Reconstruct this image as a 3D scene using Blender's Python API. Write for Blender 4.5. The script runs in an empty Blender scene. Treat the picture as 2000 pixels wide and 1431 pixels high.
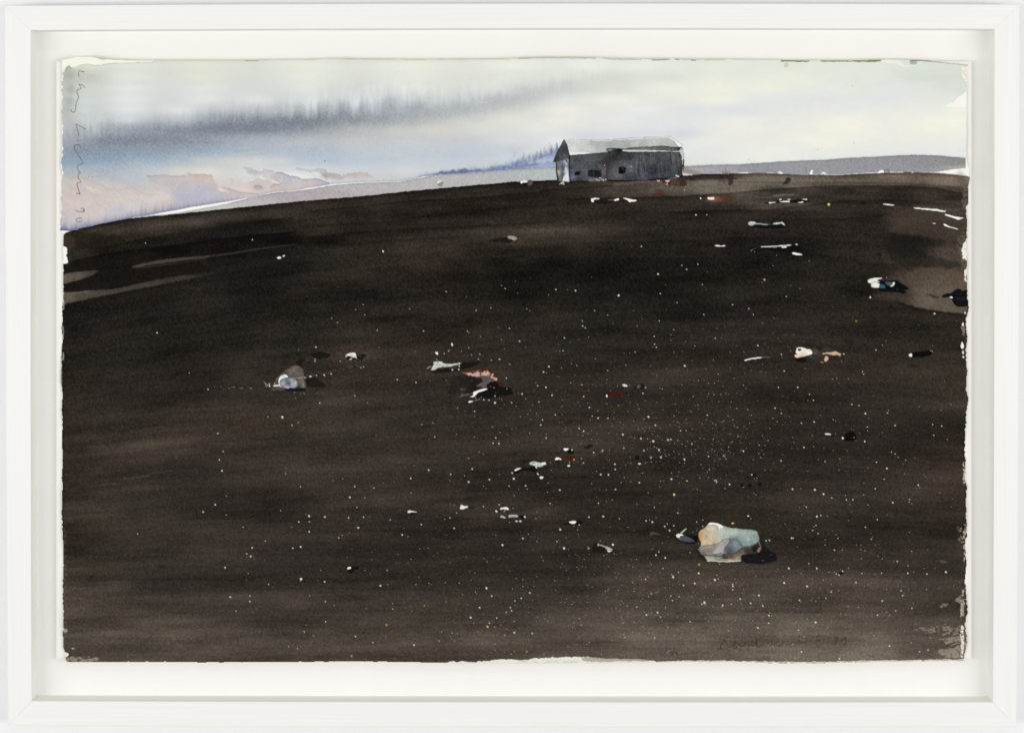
import bpy, math
import numpy as np

# ------------------------------------------------------------------ camera, light, exposure
U_ = 0.0004                    # 1 drawing unit = 0.4 mm
FOOT = (1000.0, 330.0)         # point of the picture straight in front of the lens
CAM_D = 1.5                    # lens to the front of the frame, metres
Z_FRONT, Z_BOARD, Z_WALL, Z_PAPER = 0.0, -0.0165, -0.0215, -0.0085

sc = bpy.context.scene
cam = bpy.data.objects.new('camera', bpy.data.cameras.new('camera'))
sc.collection.objects.link(cam)
cam.location = (0, 0, CAM_D)
cam.data.sensor_fit = 'HORIZONTAL'
cam.data.sensor_width = 36.0
cam.data.lens = 36.0 * CAM_D / (2000 * U_)
cam.data.shift_x = (1000 - FOOT[0]) / 2000.0
cam.data.shift_y = -(715.5 - FOOT[1]) / 2000.0
cam.data.clip_start = 0.05
cam.data.clip_end = 50
sc.camera = cam

world = bpy.data.worlds.new('World')
sc.world = world
world.use_nodes = True
world.node_tree.nodes['Background'].inputs[0].default_value = (0.97, 0.98, 1.0, 1)
world.node_tree.nodes['Background'].inputs[1].default_value = 0.595

def softbox(name, x, y, z, w, h, power, col):
    L = bpy.data.lights.new(name, 'AREA')
    L.shape = 'RECTANGLE'
    L.size, L.size_y = w, h
    L.energy = power
    L.color = col
    o = bpy.data.objects.new(name, L)
    sc.collection.objects.link(o)
    o.location = (x, y, z)
    # turn the panel towards the middle of the picture
    ty = -(715 - FOOT[1]) * U_
    d = (np.array([0, ty, 0]) - np.array([x, y, z])).astype(float)
    import mathutils
    o.rotation_euler = mathutils.Vector(d).to_track_quat('-Z', 'Y').to_euler()
    return o
LY = -(715 - FOOT[1]) * U_ - 0.05
softbox('softbox', -1.85, LY, 1.75, 0.45, 2.2, 23.0, (1.0, 0.985, 0.96))
softbox('softbox', 1.85, LY, 1.75, 0.45, 2.2, 23.0, (1.0, 0.985, 0.96))

softbox('overhead_fill', 0.0, LY + 1.7, 1.5, 2.4, 0.6, 3.2, (1.0, 0.985, 0.96))  # added fill light from above, brightens the bottom inner lip

sc.view_settings.view_transform = 'Standard'
sc.view_settings.look = 'None'
sc.view_settings.exposure = 0.0
sc.view_settings.gamma = 1.0
sc.view_settings.use_curve_mapping = False
WHITE_GAIN = 1.055              # what a white of 1.0 gives under the two softboxes

# ------------------------------------------------------------------ helpers
def P3(x, y, z):
    """drawing units + height -> metres"""
    k = U_ * (CAM_D - z) / CAM_D
    return ((x - FOOT[0]) * k, -(y - FOOT[1]) * k, z)

def mesh_obj(name, verts, faces, mat, parent=None, smooth=False):
    me = bpy.data.meshes.new(name)
    me.from_pydata([tuple(v) for v in verts], [], [tuple(f) for f in faces])
    me.update()
    if smooth:
        me.polygons.foreach_set('use_smooth', [True] * len(me.polygons))
    me.materials.append(mat)
    o = bpy.data.objects.new(name, me)
    sc.collection.objects.link(o)
    o.parent = parent
    return o

def lin(c):
    c = np.clip(np.asarray(c, float), 0, 255) / 255.0
    return np.where(c <= 0.04045, c / 12.92, ((c + 0.055) / 1.055) ** 2.4)

def new_mat(name, rough, spec=0.3):
    m = bpy.data.materials.new(name)
    m.use_nodes = True
    b = m.node_tree.nodes['Principled BSDF']
    b.inputs['Roughness'].default_value = rough
    b.inputs['Specular IOR Level'].default_value = spec
    return m, m.node_tree, b

def noise_tint(nt, b, base, amt, scale, stretch=(1, 1, 1), detail=6, bump=0.0, dist=0.0002, warm=0.0):
    N, L = nt.nodes, nt.links
    tc = N.new('ShaderNodeTexCoord')
    mp = N.new('ShaderNodeMapping')
    mp.inputs['Scale'].default_value = stretch
    L.new(tc.outputs['Object'], mp.inputs['Vector'])
    nz = N.new('ShaderNodeTexNoise')
    nz.inputs['Scale'].default_value = scale
    nz.inputs['Detail'].default_value = detail
    L.new(mp.outputs[0], nz.inputs['Vector'])
    rp = N.new('ShaderNodeValToRGB')
    rp.color_ramp.elements[0].position = 0.3
    rp.color_ramp.elements[1].position = 0.7
    a = np.array(base, float)
    lo = a * (1 - amt)
    lo[2] *= 1 - warm
    rp.color_ramp.elements[0].color = (*lo, 1)
    rp.color_ramp.elements[1].color = (*a, 1)
    L.new(nz.outputs['Fac'], rp.inputs['Fac'])
    L.new(rp.outputs['Color'], b.inputs['Base Color'])
    if bump:
        bp = N.new('ShaderNodeBump')
        bp.inputs['Strength'].default_value = bump
        bp.inputs['Distance'].default_value = dist
        L.new(nz.outputs['Fac'], bp.inputs['Height'])
        L.new(bp.outputs['Normal'], b.inputs['Normal'])

# ------------------------------------------------------------------ wall behind
m_wall, nt, b = new_mat('wall_paint', 0.8, 0.2)
noise_tint(nt, b, (0.86, 0.86, 0.865), 0.015, 40, bump=0.03, dist=0.0002)
wall = mesh_obj('wall', [(-2.5, -2, Z_WALL), (2.5, -2, Z_WALL), (2.5, 2, Z_WALL), (-2.5, 2, Z_WALL)], [(0, 1, 2, 3)], m_wall)
wall['kind'] = 'structure'

# ------------------------------------------------------------------ the framed picture
root = bpy.data.objects.new('framed_watercolour', None)
sc.collection.objects.link(root)
root.location = P3(1000, 715, Z_WALL)
root['label'] = 'white wooden box frame holding a dark watercolour of a barn on a hillside'
root['category'] = 'framed painting'
ROOT = np.array(root.location)

def rel(v):
    return tuple(np.array(v) - ROOT)

OUT = [(9.3, 11.3), (1991.0, 9.0), (1985.7, 1417.7), (15.8, 1415.7)]         # outer corners, clockwise from top left
INN = [(60.5, 60.0), (1942.0, 57.5), (1938.8, 1370.3), (62.3, 1368.0)]
BOW = [(0, -3.0), (1.4, 0), (0, 2.2), (-1.4, 0)]
INB = [(0, -2.6), (.8, 0), (0, .8), (-.8, 0)]
mats = []
for nm, st in (('white_wood_horizontal', (3.0, 260.0, 60.0)), ('white_wood_vertical', (260.0, 3.0, 60.0))):
    m, nt, b = new_mat(nm, 0.5, 0.3)
    noise_tint(nt, b, (0.87, 0.865, 0.84), 0.045, 3.0, stretch=st, detail=5, bump=0.35, dist=0.0002, warm=.01)
    mats.append(m)

m_lip, nt, b = new_mat('aged_warm_bounce_lip', 0.6, 0.3)
noise_tint(nt, b, (0.89, 0.88, 0.825), 0.03, 30, bump=0.2, dist=0.0002)

def rail(k):
    a, b2 = k, (k + 1) % 4
    n = 40
    # cross section from the wall, over the face, down to the board: (t across the face, inset in u, z)
    prof = [(0, 0, Z_WALL + 0.0015), (0, 0, -0.0012), (0, .35, -0.0004), (0, 1.1, 0.0), (.25, 0, 0.0), (.5, 0, 0.0), (.75, 0, 0.0), (1, -1.2, 0.0), (1, -.4, -0.0003), (1, 0, -0.0010), (1, 0, Z_BOARD - 0.001)]
    vs = []
    oa, ob = np.array(OUT[a]), np.array(OUT[b2])
    ia, ib = np.array(INN[a]), np.array(INN[b2])
    nrm = (ia - oa) + (ib - ob)
    nrm = np.array([0, np.sign(nrm[1])]) if k in (0, 2) else np.array([np.sign(nrm[0]), 0])
    ax = (ob - oa) / np.linalg.norm(ob - oa)
    for i in range(n + 1):
        s = i / n
        bow = 4 * s * (1 - s)
        for (t, ins, z) in prof:
            p0 = oa * (1 - s) + ob * s + np.array(BOW[k]) * bow
            p1 = ia * (1 - s) + ib * s + np.array(INB[k]) * bow
            p = p0 * (1 - t) + p1 * t + nrm * ins
            if ins:      # keep the mitre plane at 45 degrees
                p = p + ax * abs(ins) * (1 if ins > 0 else -1) * (1 - 2 * s)
            g = 0.07 if t < .5 else 0.12
            p = p + ax * g * (1 if i == 0 else -1 if i == n else 0)
            # side faces stand square to the front
            x, y, _ = P3(p[0], p[1], 0.0)
            vs.append(rel((x, y, z)))
    m = len(prof)
    fs = []
    for i in range(n):
        for j in range(m - 1):
            fs.append((i * m + j, (i + 1) * m + j, (i + 1) * m + j + 1, i * m + j + 1))
        fs.append((i * m + m - 1, (i + 1) * m + m - 1, (i + 1) * m, i * m))
    fs.append(tuple(range(m)))
    fs.append(tuple(n * m + j for j in range(m - 1, -1, -1)))
    o = mesh_obj('frame_rail', vs, fs, mats[0] if k in (0, 2) else mats[1], root)
    # inner lip: slightly yellowed paint, its cream also standing in for warm bounce light
    o.data.materials.append(m_lip)
    for i in range(n):
        o.data.polygons[i * m + m - 2].material_index = 1
    return o
for k in range(4):
    rail(k)

m_board, nt, b = new_mat('backing_card', 0.85, 0.15)
noise_tint(nt, b, (0.915, 0.905, 0.875), 0.012, 60, bump=0.1, dist=0.0001)
c4 = [P3(x, y, 0.0)[:2] for x, y in INN]
e = 0.004
sg = [(-1, 1), (1, 1), (1, -1), (-1, -1)]
vs = [rel((c[0] + s[0] * e, c[1] + s[1] * e, Z_BOARD)) for c, s in zip(c4, sg)] + [rel((c[0] + s[0] * e, c[1] + s[1] * e, Z_BOARD - 0.002)) for c, s in zip(c4, sg)]
mesh_obj('backing_board', vs, [(3, 2, 1, 0), (4, 5, 6, 7), (0, 1, 5, 4), (1, 2, 6, 5), (2, 3, 7, 6), (3, 0, 4, 7)], m_board, root)


# the sheet is glued to a slightly wider card that stands off the backing
m_bounce, nt, b = new_mat('card_side_bounce', 0.9, 0.1)  # hidden card sides, tinted brown to bounce warm light onto the backing
noise_tint(nt, b, (0.60, 0.53, 0.40), 0.1, 80)
mx0, mx1, my0, my1, zf, cc = 109.5, 1898.0, 120.0, 1288.0, Z_PAPER - 0.0016, 0.0012
ring = [(mx0, my0), (mx1, my0), (mx1, my1), (mx0, my1)]
vs = []
for zz, sh in ((zf, 6.0), (zf - cc, 0.0), (Z_BOARD + 0.0001, 0.0)):
    for (x, y), (a, c) in zip(ring, ((1, 1), (-1, 1), (-1, -1), (1, -1))):
        p = P3(x, y, zf)
        vs.append(rel((p[0] + a * sh * U_, p[1] - c * sh * U_, zz)))
fs = [(3, 2, 1, 0)]
for l in range(2):
    for i in range(4):
        j = (i + 1) % 4
        fs.append((l * 4 + i, l * 4 + j, l * 4 + 4 + j, l * 4 + 4 + i))
m_card, nt, b = new_mat('mounting_card_white', 0.85, 0.15)
noise_tint(nt, b, (0.87, 0.86, 0.815), 0.02, 60)
o = mesh_obj('mounting_card', vs, fs, m_card, root)
o.data.materials.append(m_bounce)
for i in range(5, 9):
    o.data.polygons[i].material_index = 1
# ------------------------------------------------------------------ pigment
# The watercolour is computed as a field of pigment colours on the sheet.
# Unit: 1 u = 0.4 mm on the picture; x to the right, y down, as one would measure it with a ruler.
SX0, SX1, SY0, SY1, ST = 108.0, 1902.0, 104.0, 1302.0, 1.2
NX = int((SX1 - SX0) / ST) + 1
NY = int((SY1 - SY0) / ST) + 1
XS = SX0 + ST * np.arange(NX)
YS = SY0 + ST * np.arange(NY)
XX, YY = np.meshgrid(XS, YS)
rng = np.random.RandomState(11)

def sm(t):
    t = np.clip(t, 0, 1)
    return t * t * (3 - 2 * t)

def vnoise(x, y, cx, cy, seed):
    """smooth value noise, cell size cx by cy, range -1..1"""
    r = np.random.RandomState(seed)
    T = r.rand(256, 256) * 2 - 1
    u = x / cx + 1000.3
    v = y / cy + 1000.7
    iu = np.floor(u).astype(np.int64)
    iv = np.floor(v).astype(np.int64)
    fu = u - iu
    fv = v - iv
    fu = fu * fu * (3 - 2 * fu)
    fv = fv * fv * (3 - 2 * fv)
    a = T[iv % 256, iu % 256]
    b = T[iv % 256, (iu + 1) % 256]
    c = T[(iv + 1) % 256, iu % 256]
    d = T[(iv + 1) % 256, (iu + 1) % 256]
    return (a * (1 - fu) + b * fu) * (1 - fv) + (c * (1 - fu) + d * fu) * fv

def fbm(x, y, cx, cy, seed, oct=3):
    s = 0
    w = 1.0
    t = 0
    for k in range(oct):
        s = s + w * vnoise(x, y, cx / 2 ** k, cy / 2 ** k, seed + 31 * k)
        t += w
        w *= 0.55
    return s / t

def curve(pts, x):
    p = np.array(pts, float)
    return np.interp(x, p[:, 0], p[:, 1])

def idw(samples, x, y, ax=1.0, ay=1.0, p=3.0):
    s = np.array(samples, float)
    num = np.zeros(x.shape + (3,))
    den = np.zeros(x.shape)
    for q in s:
        d = ((x - q[0]) / ax) ** 2 + ((y - q[1]) / ay) ** 2 + 0.02
        w = d ** (-p / 2)
        num += w[..., None] * q[2:5]
        den += w
    return num / den[..., None]

def upsample(field, step_x, step_y):
    """bilinear from coarse grid to full"""
    gy = (YS - SY0) / step_y
    gx = (XS - SX0) / step_x
    iy = np.minimum(gy.astype(int), field.shape[0] - 2)
    ix = np.minimum(gx.astype(int), field.shape[1] - 2)
    fy = (gy - iy)[:, None, None]
    fx = (gx - ix)[None, :, None]
    A = field[iy][:, ix]
    B = field[iy][:, ix + 1]
    C_ = field[iy + 1][:, ix]
    D = field[iy + 1][:, ix + 1]
    return (A * (1 - fx) + B * fx) * (1 - fy) + (C_ * (1 - fx) + D * fx) * fy

IMG = np.zeros((NY, NX, 3))
IMG[:] = (246, 244, 236)
CLS = np.zeros((NY, NX), np.int32)        # 0 bare paper

WN1 = 1.25 * fbm(XX, YY, 8, 7, 101, 3) + .35 * vnoise(XX, YY, 2.4, 2.4, 111)
WN2 = 1.25 * fbm(XX, YY, 8, 7, 202, 3) + .35 * vnoise(XX, YY, 2.4, 2.4, 222)
MOT = fbm(XX, YY, 16, 11, 401, 3)
GR = rng.randn(NY, NX)                     # pigment grain
GR2 = (GR + np.roll(GR, 1, 0) + np.roll(GR, 1, 1) + np.roll(np.roll(GR, 1, 0), 1, 1)) / 2.0
DRY = fbm(XX, YY, 5, 3.2, 303, 3)

def Z(ox, oy, s, pts):
    return [(ox + a / s, oy + b / s) + tuple(r) for a, b, *r in pts]

def window(pts, pad):
    p = np.array([q[:2] for q in pts], float)
    x0, y0 = p.min(0) - pad
    x1, y1 = p.max(0) + pad
    i0 = max(0, int((y0 - SY0) / ST))
    i1 = min(NY, int((y1 - SY0) / ST) + 2)
    j0 = max(0, int((x0 - SX0) / ST))
    j1 = min(NX, int((x1 - SX0) / ST) + 2)
    return slice(i0, i1), slice(j0, j1)

def chaikin(p, closed=True, n=1):
    p = [tuple(q[:2]) for q in p]
    for _ in range(n):
        o = []
        m = len(p)
        rr = range(m) if closed else range(m - 1)
        if not closed:
            o.append(p[0])
        for i in rr:
            a = p[i]
            b = p[(i + 1) % m]
            o.append((a[0] * .84 + b[0] * .16, a[1] * .84 + b[1] * .16))
            o.append((a[0] * .16 + b[0] * .84, a[1] * .16 + b[1] * .84))
        if not closed:
            o.append(p[-1])
        p = o
    return p

def sdf(poly, x, y):
    """positive inside"""
    d2 = np.full(x.shape, 1e12)
    ins = np.zeros(x.shape, bool)
    n = len(poly)
    for i in range(n):
        ax, ay = poly[i]
        bx, by = poly[(i + 1) % n]
        ex, ey = bx - ax, by - ay
        L = ex * ex + ey * ey + 1e-9
        t = np.clip(((x - ax) * ex + (y - ay) * ey) / L, 0, 1)
        d2 = np.minimum(d2, (x - ax - t * ex) ** 2 + (y - ay - t * ey) ** 2)
        if ay != by:
            c = ((ay > y) != (by > y)) & (x < (bx - ax) * (y - ay) / (by - ay) + ax)
            ins ^= c
    d = np.sqrt(d2)
    return np.where(ins, d, -d)

def lay(win, m, col, cls=None, th=0.5):
    m = np.clip(m, 0, 1)
    if isinstance(col, (list, np.ndarray)) and len(np.shape(col)) == 3:
        c = col
    else:
        c = np.array(col, float)[None, None, :]
    IMG[win] = IMG[win] * (1 - m[..., None]) + c * m[..., None]
    if cls is not None:
        CLS[win] = np.where(m > th, cls, CLS[win])

def wash(pts, col, a=1.0, soft=0.8, rough=0.7, edge=0.0, ew=2.2, dry=None, cls=None, n=1, grad=None, ax=1, ay=1, top=None, grain=1.0):
    """one patch of paint; edge > 0 = the dark rim a wash dries with; dry = dry brush cover 0..1"""
    P_ = chaikin(pts, True, n) if n else [tuple(q[:2]) for q in pts]
    w = window(P_, soft * 2 + rough * 2 + 2)
    x = XX[w] + WN1[w] * rough
    y = YY[w] + WN2[w] * rough
    if x.size == 0:
        return
    d = sdf(P_, x, y)
    tp = 1.0
    if top is not None:      # crisp dried rim above, lost edges below
        tp = np.clip((d - sdf(P_, x, y - 3.0)) / 3.0 + .15, 0, 1)
        sf = soft * tp + top * (1 - tp)
        m = sm((d + soft) / (2 * sf)) * a
    else:
        m = sm((d + soft) / (2 * soft)) * a
    if dry is not None:
        m = m * sm((DRY[w] + dry) / 0.25 + 0.5)
    c = np.array(col, float) if grad is None else idw(grad, XX[w], YY[w], ax, ay)
    if c.mean() < 215 and grain:
        grain = grain * (.4 if c.mean() > 150 else 1)
        g = 1 + grain * (.028 * GR2[w] + .07 * MOT[w])
        c = (c[None, None, :] if c.ndim == 1 else c) * g[..., None] + (GR2[w] * 1.6 * grain)[..., None]
    if edge:
        k = 1 - edge * tp * np.exp(-np.clip(d, 0, None) / ew)
        c = (c[None, None, :] if c.ndim == 1 else c) * k[..., None]
    lay(w, m, c, cls)

def stroke(pts, w0, col, a=1.0, soft=0.6, w1=None, cls=None, rough=0.3, dry=None, n=1):
    P_ = chaikin(pts, False, n) if (n and len(pts) > 2) else [tuple(q[:2]) for q in pts]
    w1 = w0 if w1 is None else w1
    w = window(P_, max(w0, w1) + soft * 2 + 2)
    x = XX[w] + WN1[w] * rough
    y = YY[w] + WN2[w] * rough
    best = np.full(x.shape, -1e9)
    m_ = len(P_) - 1
    for i in range(m_):
        ax, ay = P_[i]
        bx, by = P_[i + 1]
        ex, ey = bx - ax, by - ay
        t = np.clip(((x - ax) * ex + (y - ay) * ey) / (ex * ex + ey * ey + 1e-9), 0, 1)
        d = np.hypot(x - ax - t * ex, y - ay - t * ey)
        best = np.maximum(best, w0 + (w1 - w0) * (i + t) / m_ - d)
    m = sm((best + soft) / (2 * soft)) * a
    if dry is not None:
        m = m * sm((DRY[w] + dry) / 0.25 + 0.5)
    lay(w, m, col, cls)

def blob(x, y, rx, ry, col, a=1.0, soft=0.5, cls=None, ang=0.0):
    w = window([(x - rx, y - ry), (x + rx, y + ry)], 3 + max(rx, ry) * (soft + .5))
    X = XX[w] - x
    Y = YY[w] - y
    if ang:
        c, s = math.cos(ang), math.sin(ang)
        X, Y = X * c + Y * s, -X * s + Y * c
    r = np.sqrt((X / rx) ** 2 + (Y / ry) ** 2) + 0.12 * WN1[w]
    lay(w, sm((1 + soft - r) / (2 * soft)) * a, col, cls)

# ---- class ids of what is painted
names = ['paper', 'painted_sky', 'painted_shore', 'painted_field', 'painted_barn']
def newcls(name):
    names.append(name)
    return len(names) - 1
SKY, SHORE, FIELD, BARN = 1, 2, 3, 4

# ---- outline of the sheet (deckle edge)
L_ED = [(112, 121), (165, 120), (300, 121), (325, 118), (335, 121), (400, 119), (440, 118), (452, 117), (458, 124), (480, 123), (515, 123.5), (585, 124),
        (600, 121), (622, 122.5), (640, 120.5), (665, 122), (690, 119.5), (715, 120), (737, 118), (760, 121), (775, 122), (800, 120.5), (820, 122), (860, 121),
        (900, 122.5), (925, 121), (960, 122), (1000, 120.5), (1030, 122), (1050, 123), (1100, 124), (1150, 123), (1200, 124), (1240, 123), (1265, 124), (1280, 127), (1296, 131)]
R_ED = [(126, 1890), (170, 1889), (210, 1888), (300, 1887), (345, 1894), (370, 1891), (395, 1891), (405, 1887), (430, 1888), (450, 1889), (470, 1887),
        (500, 1888), (540, 1888), (580, 1889.5), (600, 1892.5), (612, 1890.5), (620, 1886), (642, 1886.5), (648, 1889), (662, 1889), (680, 1886.5), (700, 1887), (712, 1888),
        (725, 1890), (731, 1888), (745, 1887.5), (762, 1886.5), (770, 1889), (777, 1891), (790, 1890), (811, 1886.6), (849, 1885), (879, 1883.7), (900, 1885.5), (939, 1884),
        (950, 1888), (985, 1886.5), (1015, 1887.5), (1041, 1889), (1062, 1884.5), (1105, 1888), (1131, 1884.5), (1160, 1886.7), (1195, 1890), (1220, 1884.5), (1254, 1888.8), (1284, 1882), (1300, 1876)]
T_ED = [(116, 119), (128, 116), (150, 111.5), (178, 111), (195, 115), (210, 116.5), (250, 118), (400, 118.5), (600, 117.5), (645, 115), (800, 117), (900, 116.5),
        (1000, 115.5), (1015, 114), (1040, 112.5), (1160, 112.8), (1185, 114), (1205, 115.5), (1250, 115.5), (1275, 117), (1320, 114.5), (1335, 117), (1400, 116.5),
        (1500, 117), (1530, 118.5), (1600, 118), (1660, 119), (1740, 116.5), (1780, 117.5), (1820, 118.5), (1845, 123), (1870, 125), (1895, 127.5)]
B_ED = [(120, 1284), (128, 1290), (135, 1292), (200, 1292), (300, 1291.5), (400, 1292.5), (700, 1291), (850, 1293), (900, 1294), (1000, 1294.5), (1100, 1294.5), (1300, 1292.5),
        (1380, 1291.5), (1500, 1293.5), (1600, 1294), (1700, 1291.5), (1880, 1289), (1900, 1288)]
jl = 0.9 * vnoise(YY, YY * 0, 5, 9, 41) + 0.6 * vnoise(YY, YY * 0, 2.6, 9, 42)
jr = 1.2 * vnoise(YY, YY * 0, 5, 9, 43) + 0.8 * vnoise(YY, YY * 0, 2.6, 9, 44)
jt = 0.5 * vnoise(XX, XX * 0, 9, 9, 45)
jb = 0.6 * vnoise(XX, XX * 0, 6, 9, 46)
dL = XX - (curve(L_ED, YY) + jl)
dR = (curve(R_ED, YY) + jr) - XX
dT = YY - (curve(T_ED, XX) + jt)
dB = (curve(B_ED, XX) + jb) - YY
DE = np.minimum(np.minimum(dL, dR), np.minimum(dT, dB))     # distance to the edge, + inside

# ================================================================= sky
HL = [(110, 452.5), (127, 453.8), (135, 451.5), (160, 446), (190, 438.8), (220, 432.8), (250, 427.2), (290, 423), (340, 418.5), (400, 412.5), (480, 404), (580, 393.6), (680, 385.6), (780, 375.6),
      (801, 373), (902, 364), (1002, 355), (1085, 351.5), (1333, 342.5), (1360, 340.7), (1411, 340), (1438, 338.7), (1468, 338.3), (1489, 337.7), (1530, 340), (1570, 341.7),
      (1601, 341.4), (1634, 342.7), (1677, 339.4), (1727, 337.7), (1777, 336.4), (1828, 337.7), (1893, 344.5), (1910, 346)]
SB = [(110, 450), (135, 451), (155, 447), (200, 437.5), (250, 427), (300, 418.5), (345, 410), (380, 404), (410, 399.4), (484, 386.6), (504, 381.8), (532, 375), (584, 371), (605, 366),
      (646, 360), (700, 356), (780, 354), (814, 349), (830, 344), (851, 341.5), (876, 340), (927, 337.7), (977, 332.6), (1027, 330), (1078, 327.6), (1100, 327), (1336, 325), (1405, 322), (1443, 321.8),
      (1500, 317.6), (1576, 313.8), (1614, 312.5), (1651, 309), (1702, 307), (1777, 303), (1828, 303.7), (1885, 308.8), (1910, 310)]
S = []
def row(y, *v):
    for q in v:
        S.append((q[0], y) + tuple(q[1:]))
row(128, (130, 200, 204, 192), (170, 222, 223, 214), (250, 226, 227, 216), (400, 225, 227, 214), (600, 230, 231, 218), (800, 232, 233, 222), (1000, 232, 234, 224), (1150, 232, 234, 228), (1250, 230, 233, 224), (1400, 226, 231, 218), (1550, 225, 230, 216), (1700, 225, 229, 218), (1800, 217, 224, 216), (1870, 218, 222, 212))
row(150, (132, 182, 188, 178), (155, 205, 209, 200), (250, 226, 228, 220), (400, 224, 226, 215), (600, 228, 230, 220), (800, 228, 230, 220), (1000, 224, 227, 220), (1100, 222, 225, 218), (1200, 216, 219, 210), (1300, 220, 223, 216), (1400, 228, 232, 220), (1550, 230, 233, 220), (1700, 224, 228, 222), (1800, 214, 221, 214), (1870, 214, 220, 214))
row(172, (130, 190, 196, 190), (160, 214, 218, 212), (250, 226, 229, 226), (400, 224, 227, 224), (600, 226, 228, 222), (800, 228, 230, 224), (960, 224, 226, 222), (1030, 212, 216, 214), (1100, 214, 217, 214), (1200, 222, 224, 216), (1300, 234, 234, 222), (1400, 236, 236, 224), (1500, 236, 235, 222), (1600, 228, 230, 224), (1750, 222, 226, 226), (1870, 216, 221, 216))
row(195, (130, 186, 192, 188), (160, 216, 221, 220), (250, 228, 231, 231), (400, 225, 229, 229), (500, 222, 226, 228), (600, 220, 224, 226), (700, 218, 222, 225), (800, 214, 218, 222), (900, 216, 219, 223), (980, 206, 210, 213), (1040, 212, 215, 215), (1100, 226, 227, 224), (1200, 236, 235, 226), (1400, 236, 235, 225), (1500, 224, 225, 228), (1600, 222, 224, 226), (1750, 222, 226, 227), (1850, 224, 227, 222))
row(215, (130, 190, 194, 192), (160, 214, 219, 220), (250, 226, 229, 230), (350, 224, 228, 229), (450, 208, 212, 217), (550, 196, 200, 206), (650, 188, 192, 200), (720, 194, 198, 205), (800, 196, 200, 206), (900, 208, 211, 214), (1000, 216, 217, 214), (1100, 234, 233, 224), (1250, 230, 231, 228), (1350, 220, 222, 227), (1450, 220, 221, 226), (1600, 228, 228, 226), (1800, 230, 230, 226), (1880, 236, 235, 224))
row(235, (130, 192, 195, 196), (170, 210, 214, 217), (250, 216, 220, 224), (350, 204, 208, 215), (420, 172, 176, 188), (470, 160, 164, 177), (520, 152, 156, 169), (570, 158, 162, 174), (620, 158, 162, 173), (680, 164, 168, 178), (740, 180, 184, 191), (800, 196, 199, 203), (850, 206, 208, 210), (900, 216, 216, 211), (1000, 228, 227, 216), (1100, 233, 232, 226), (1200, 228, 228, 230), (1300, 222, 224, 229), (1450, 232, 232, 228), (1650, 237, 236, 226), (1850, 238, 237, 226))
row(252, (128, 196, 199, 203), (160, 190, 194, 202), (200, 180, 184, 196), (250, 172, 176, 190), (300, 162, 166, 181), (350, 154, 158, 174), (400, 146, 150, 167), (440, 138, 142, 160), (500, 142, 146, 162), (550, 156, 160, 174), (600, 166, 169, 180), (650, 180, 182, 188), (700, 196, 197, 197), (780, 212, 212, 206), (850, 219, 217, 208), (950, 222, 221, 216), (1050, 230, 229, 226), (1200, 222, 224, 229), (1300, 221, 222, 228), (1450, 234, 233, 226), (1650, 238, 236, 224), (1850, 237, 235, 224))
row(275, (130, 178, 181, 191), (160, 162, 166, 181), (200, 144, 149, 168), (250, 142, 147, 166), (300, 146, 151, 170), (350, 146, 151, 168), (400, 160, 165, 180), (450, 176, 181, 193), (500, 184, 188, 199), (550, 190, 194, 203), (600, 196, 199, 206), (700, 206, 207, 210), (800, 206, 208, 213), (900, 202, 205, 214), (1000, 216, 218, 223), (1100, 228, 228, 230), (1250, 222, 224, 230), (1400, 231, 230, 226), (1600, 237, 235, 224), (1850, 232, 231, 226))
row(293, (130, 158, 168, 186), (160, 142, 154, 178), (200, 148, 160, 182), (250, 152, 164, 186), (300, 156, 168, 188), (400, 164, 178, 198), (450, 176, 188, 205), (500, 186, 194, 207), (600, 188, 196, 211), (700, 198, 204, 215), (800, 200, 207, 219), (900, 199, 206, 219), (1000, 202, 208, 219), (1050, 214, 217, 223), (1150, 226, 227, 231), (1300, 228, 229, 231), (1500, 234, 233, 227), (1850, 228, 228, 230))
row(313, (125, 158, 176, 198), (200, 156, 175, 200), (300, 170, 186, 206), (350, 184, 196, 210), (400, 202, 208, 212), (450, 214, 214, 210), (500, 216, 217, 218), (550, 208, 213, 220), (600, 192, 201, 217), (650, 190, 200, 217), (700, 200, 207, 219), (800, 206, 211, 220), (900, 200, 207, 220), (1000, 204, 210, 221), (1060, 214, 217, 224), (1200, 230, 231, 230), (1500, 232, 232, 228), (1850, 228, 229, 228))
row(334, (125, 182, 190, 200), (200, 174, 186, 205), (250, 184, 194, 208), (300, 198, 203, 212), (350, 220, 217, 208), (400, 226, 222, 212), (500, 220, 221, 222), (600, 222, 223, 226), (700, 208, 212, 222), (800, 212, 215, 222), (900, 210, 213, 220), (1000, 205, 210, 222), (1080, 190, 200, 222))
row(352, (125, 204, 198, 194), (150, 203, 196, 194), (200, 190, 194, 207), (260, 192, 199, 214), (320, 214, 214, 210), (400, 226, 220, 208), (500, 222, 221, 221), (600, 222, 223, 226), (700, 206, 208, 214), (780, 206, 208, 212))
row(375, (125, 212, 200, 194), (180, 206, 196, 192), (250, 204, 198, 196), (300, 214, 206, 198), (400, 220, 206, 194), (600, 208, 205, 210))
row(400, (125, 212, 198, 192), (200, 212, 202, 196), (300, 212, 202, 196), (380, 190, 190, 202), (450, 200, 192, 196))
row(425, (125, 208, 196, 194), (200, 200, 196, 204), (260, 186, 190, 208))
row(445, (125, 190, 190, 205), (160, 180, 185, 208))
sx, sy = 8.0, 3.0
gx, gy = np.meshgrid(np.arange(SX0, SX1 + 2 * sx, sx), np.arange(SY0, 470, sy))
coarse = idw(S, gx, gy, 55.0, 11.0, 2.6)
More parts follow.
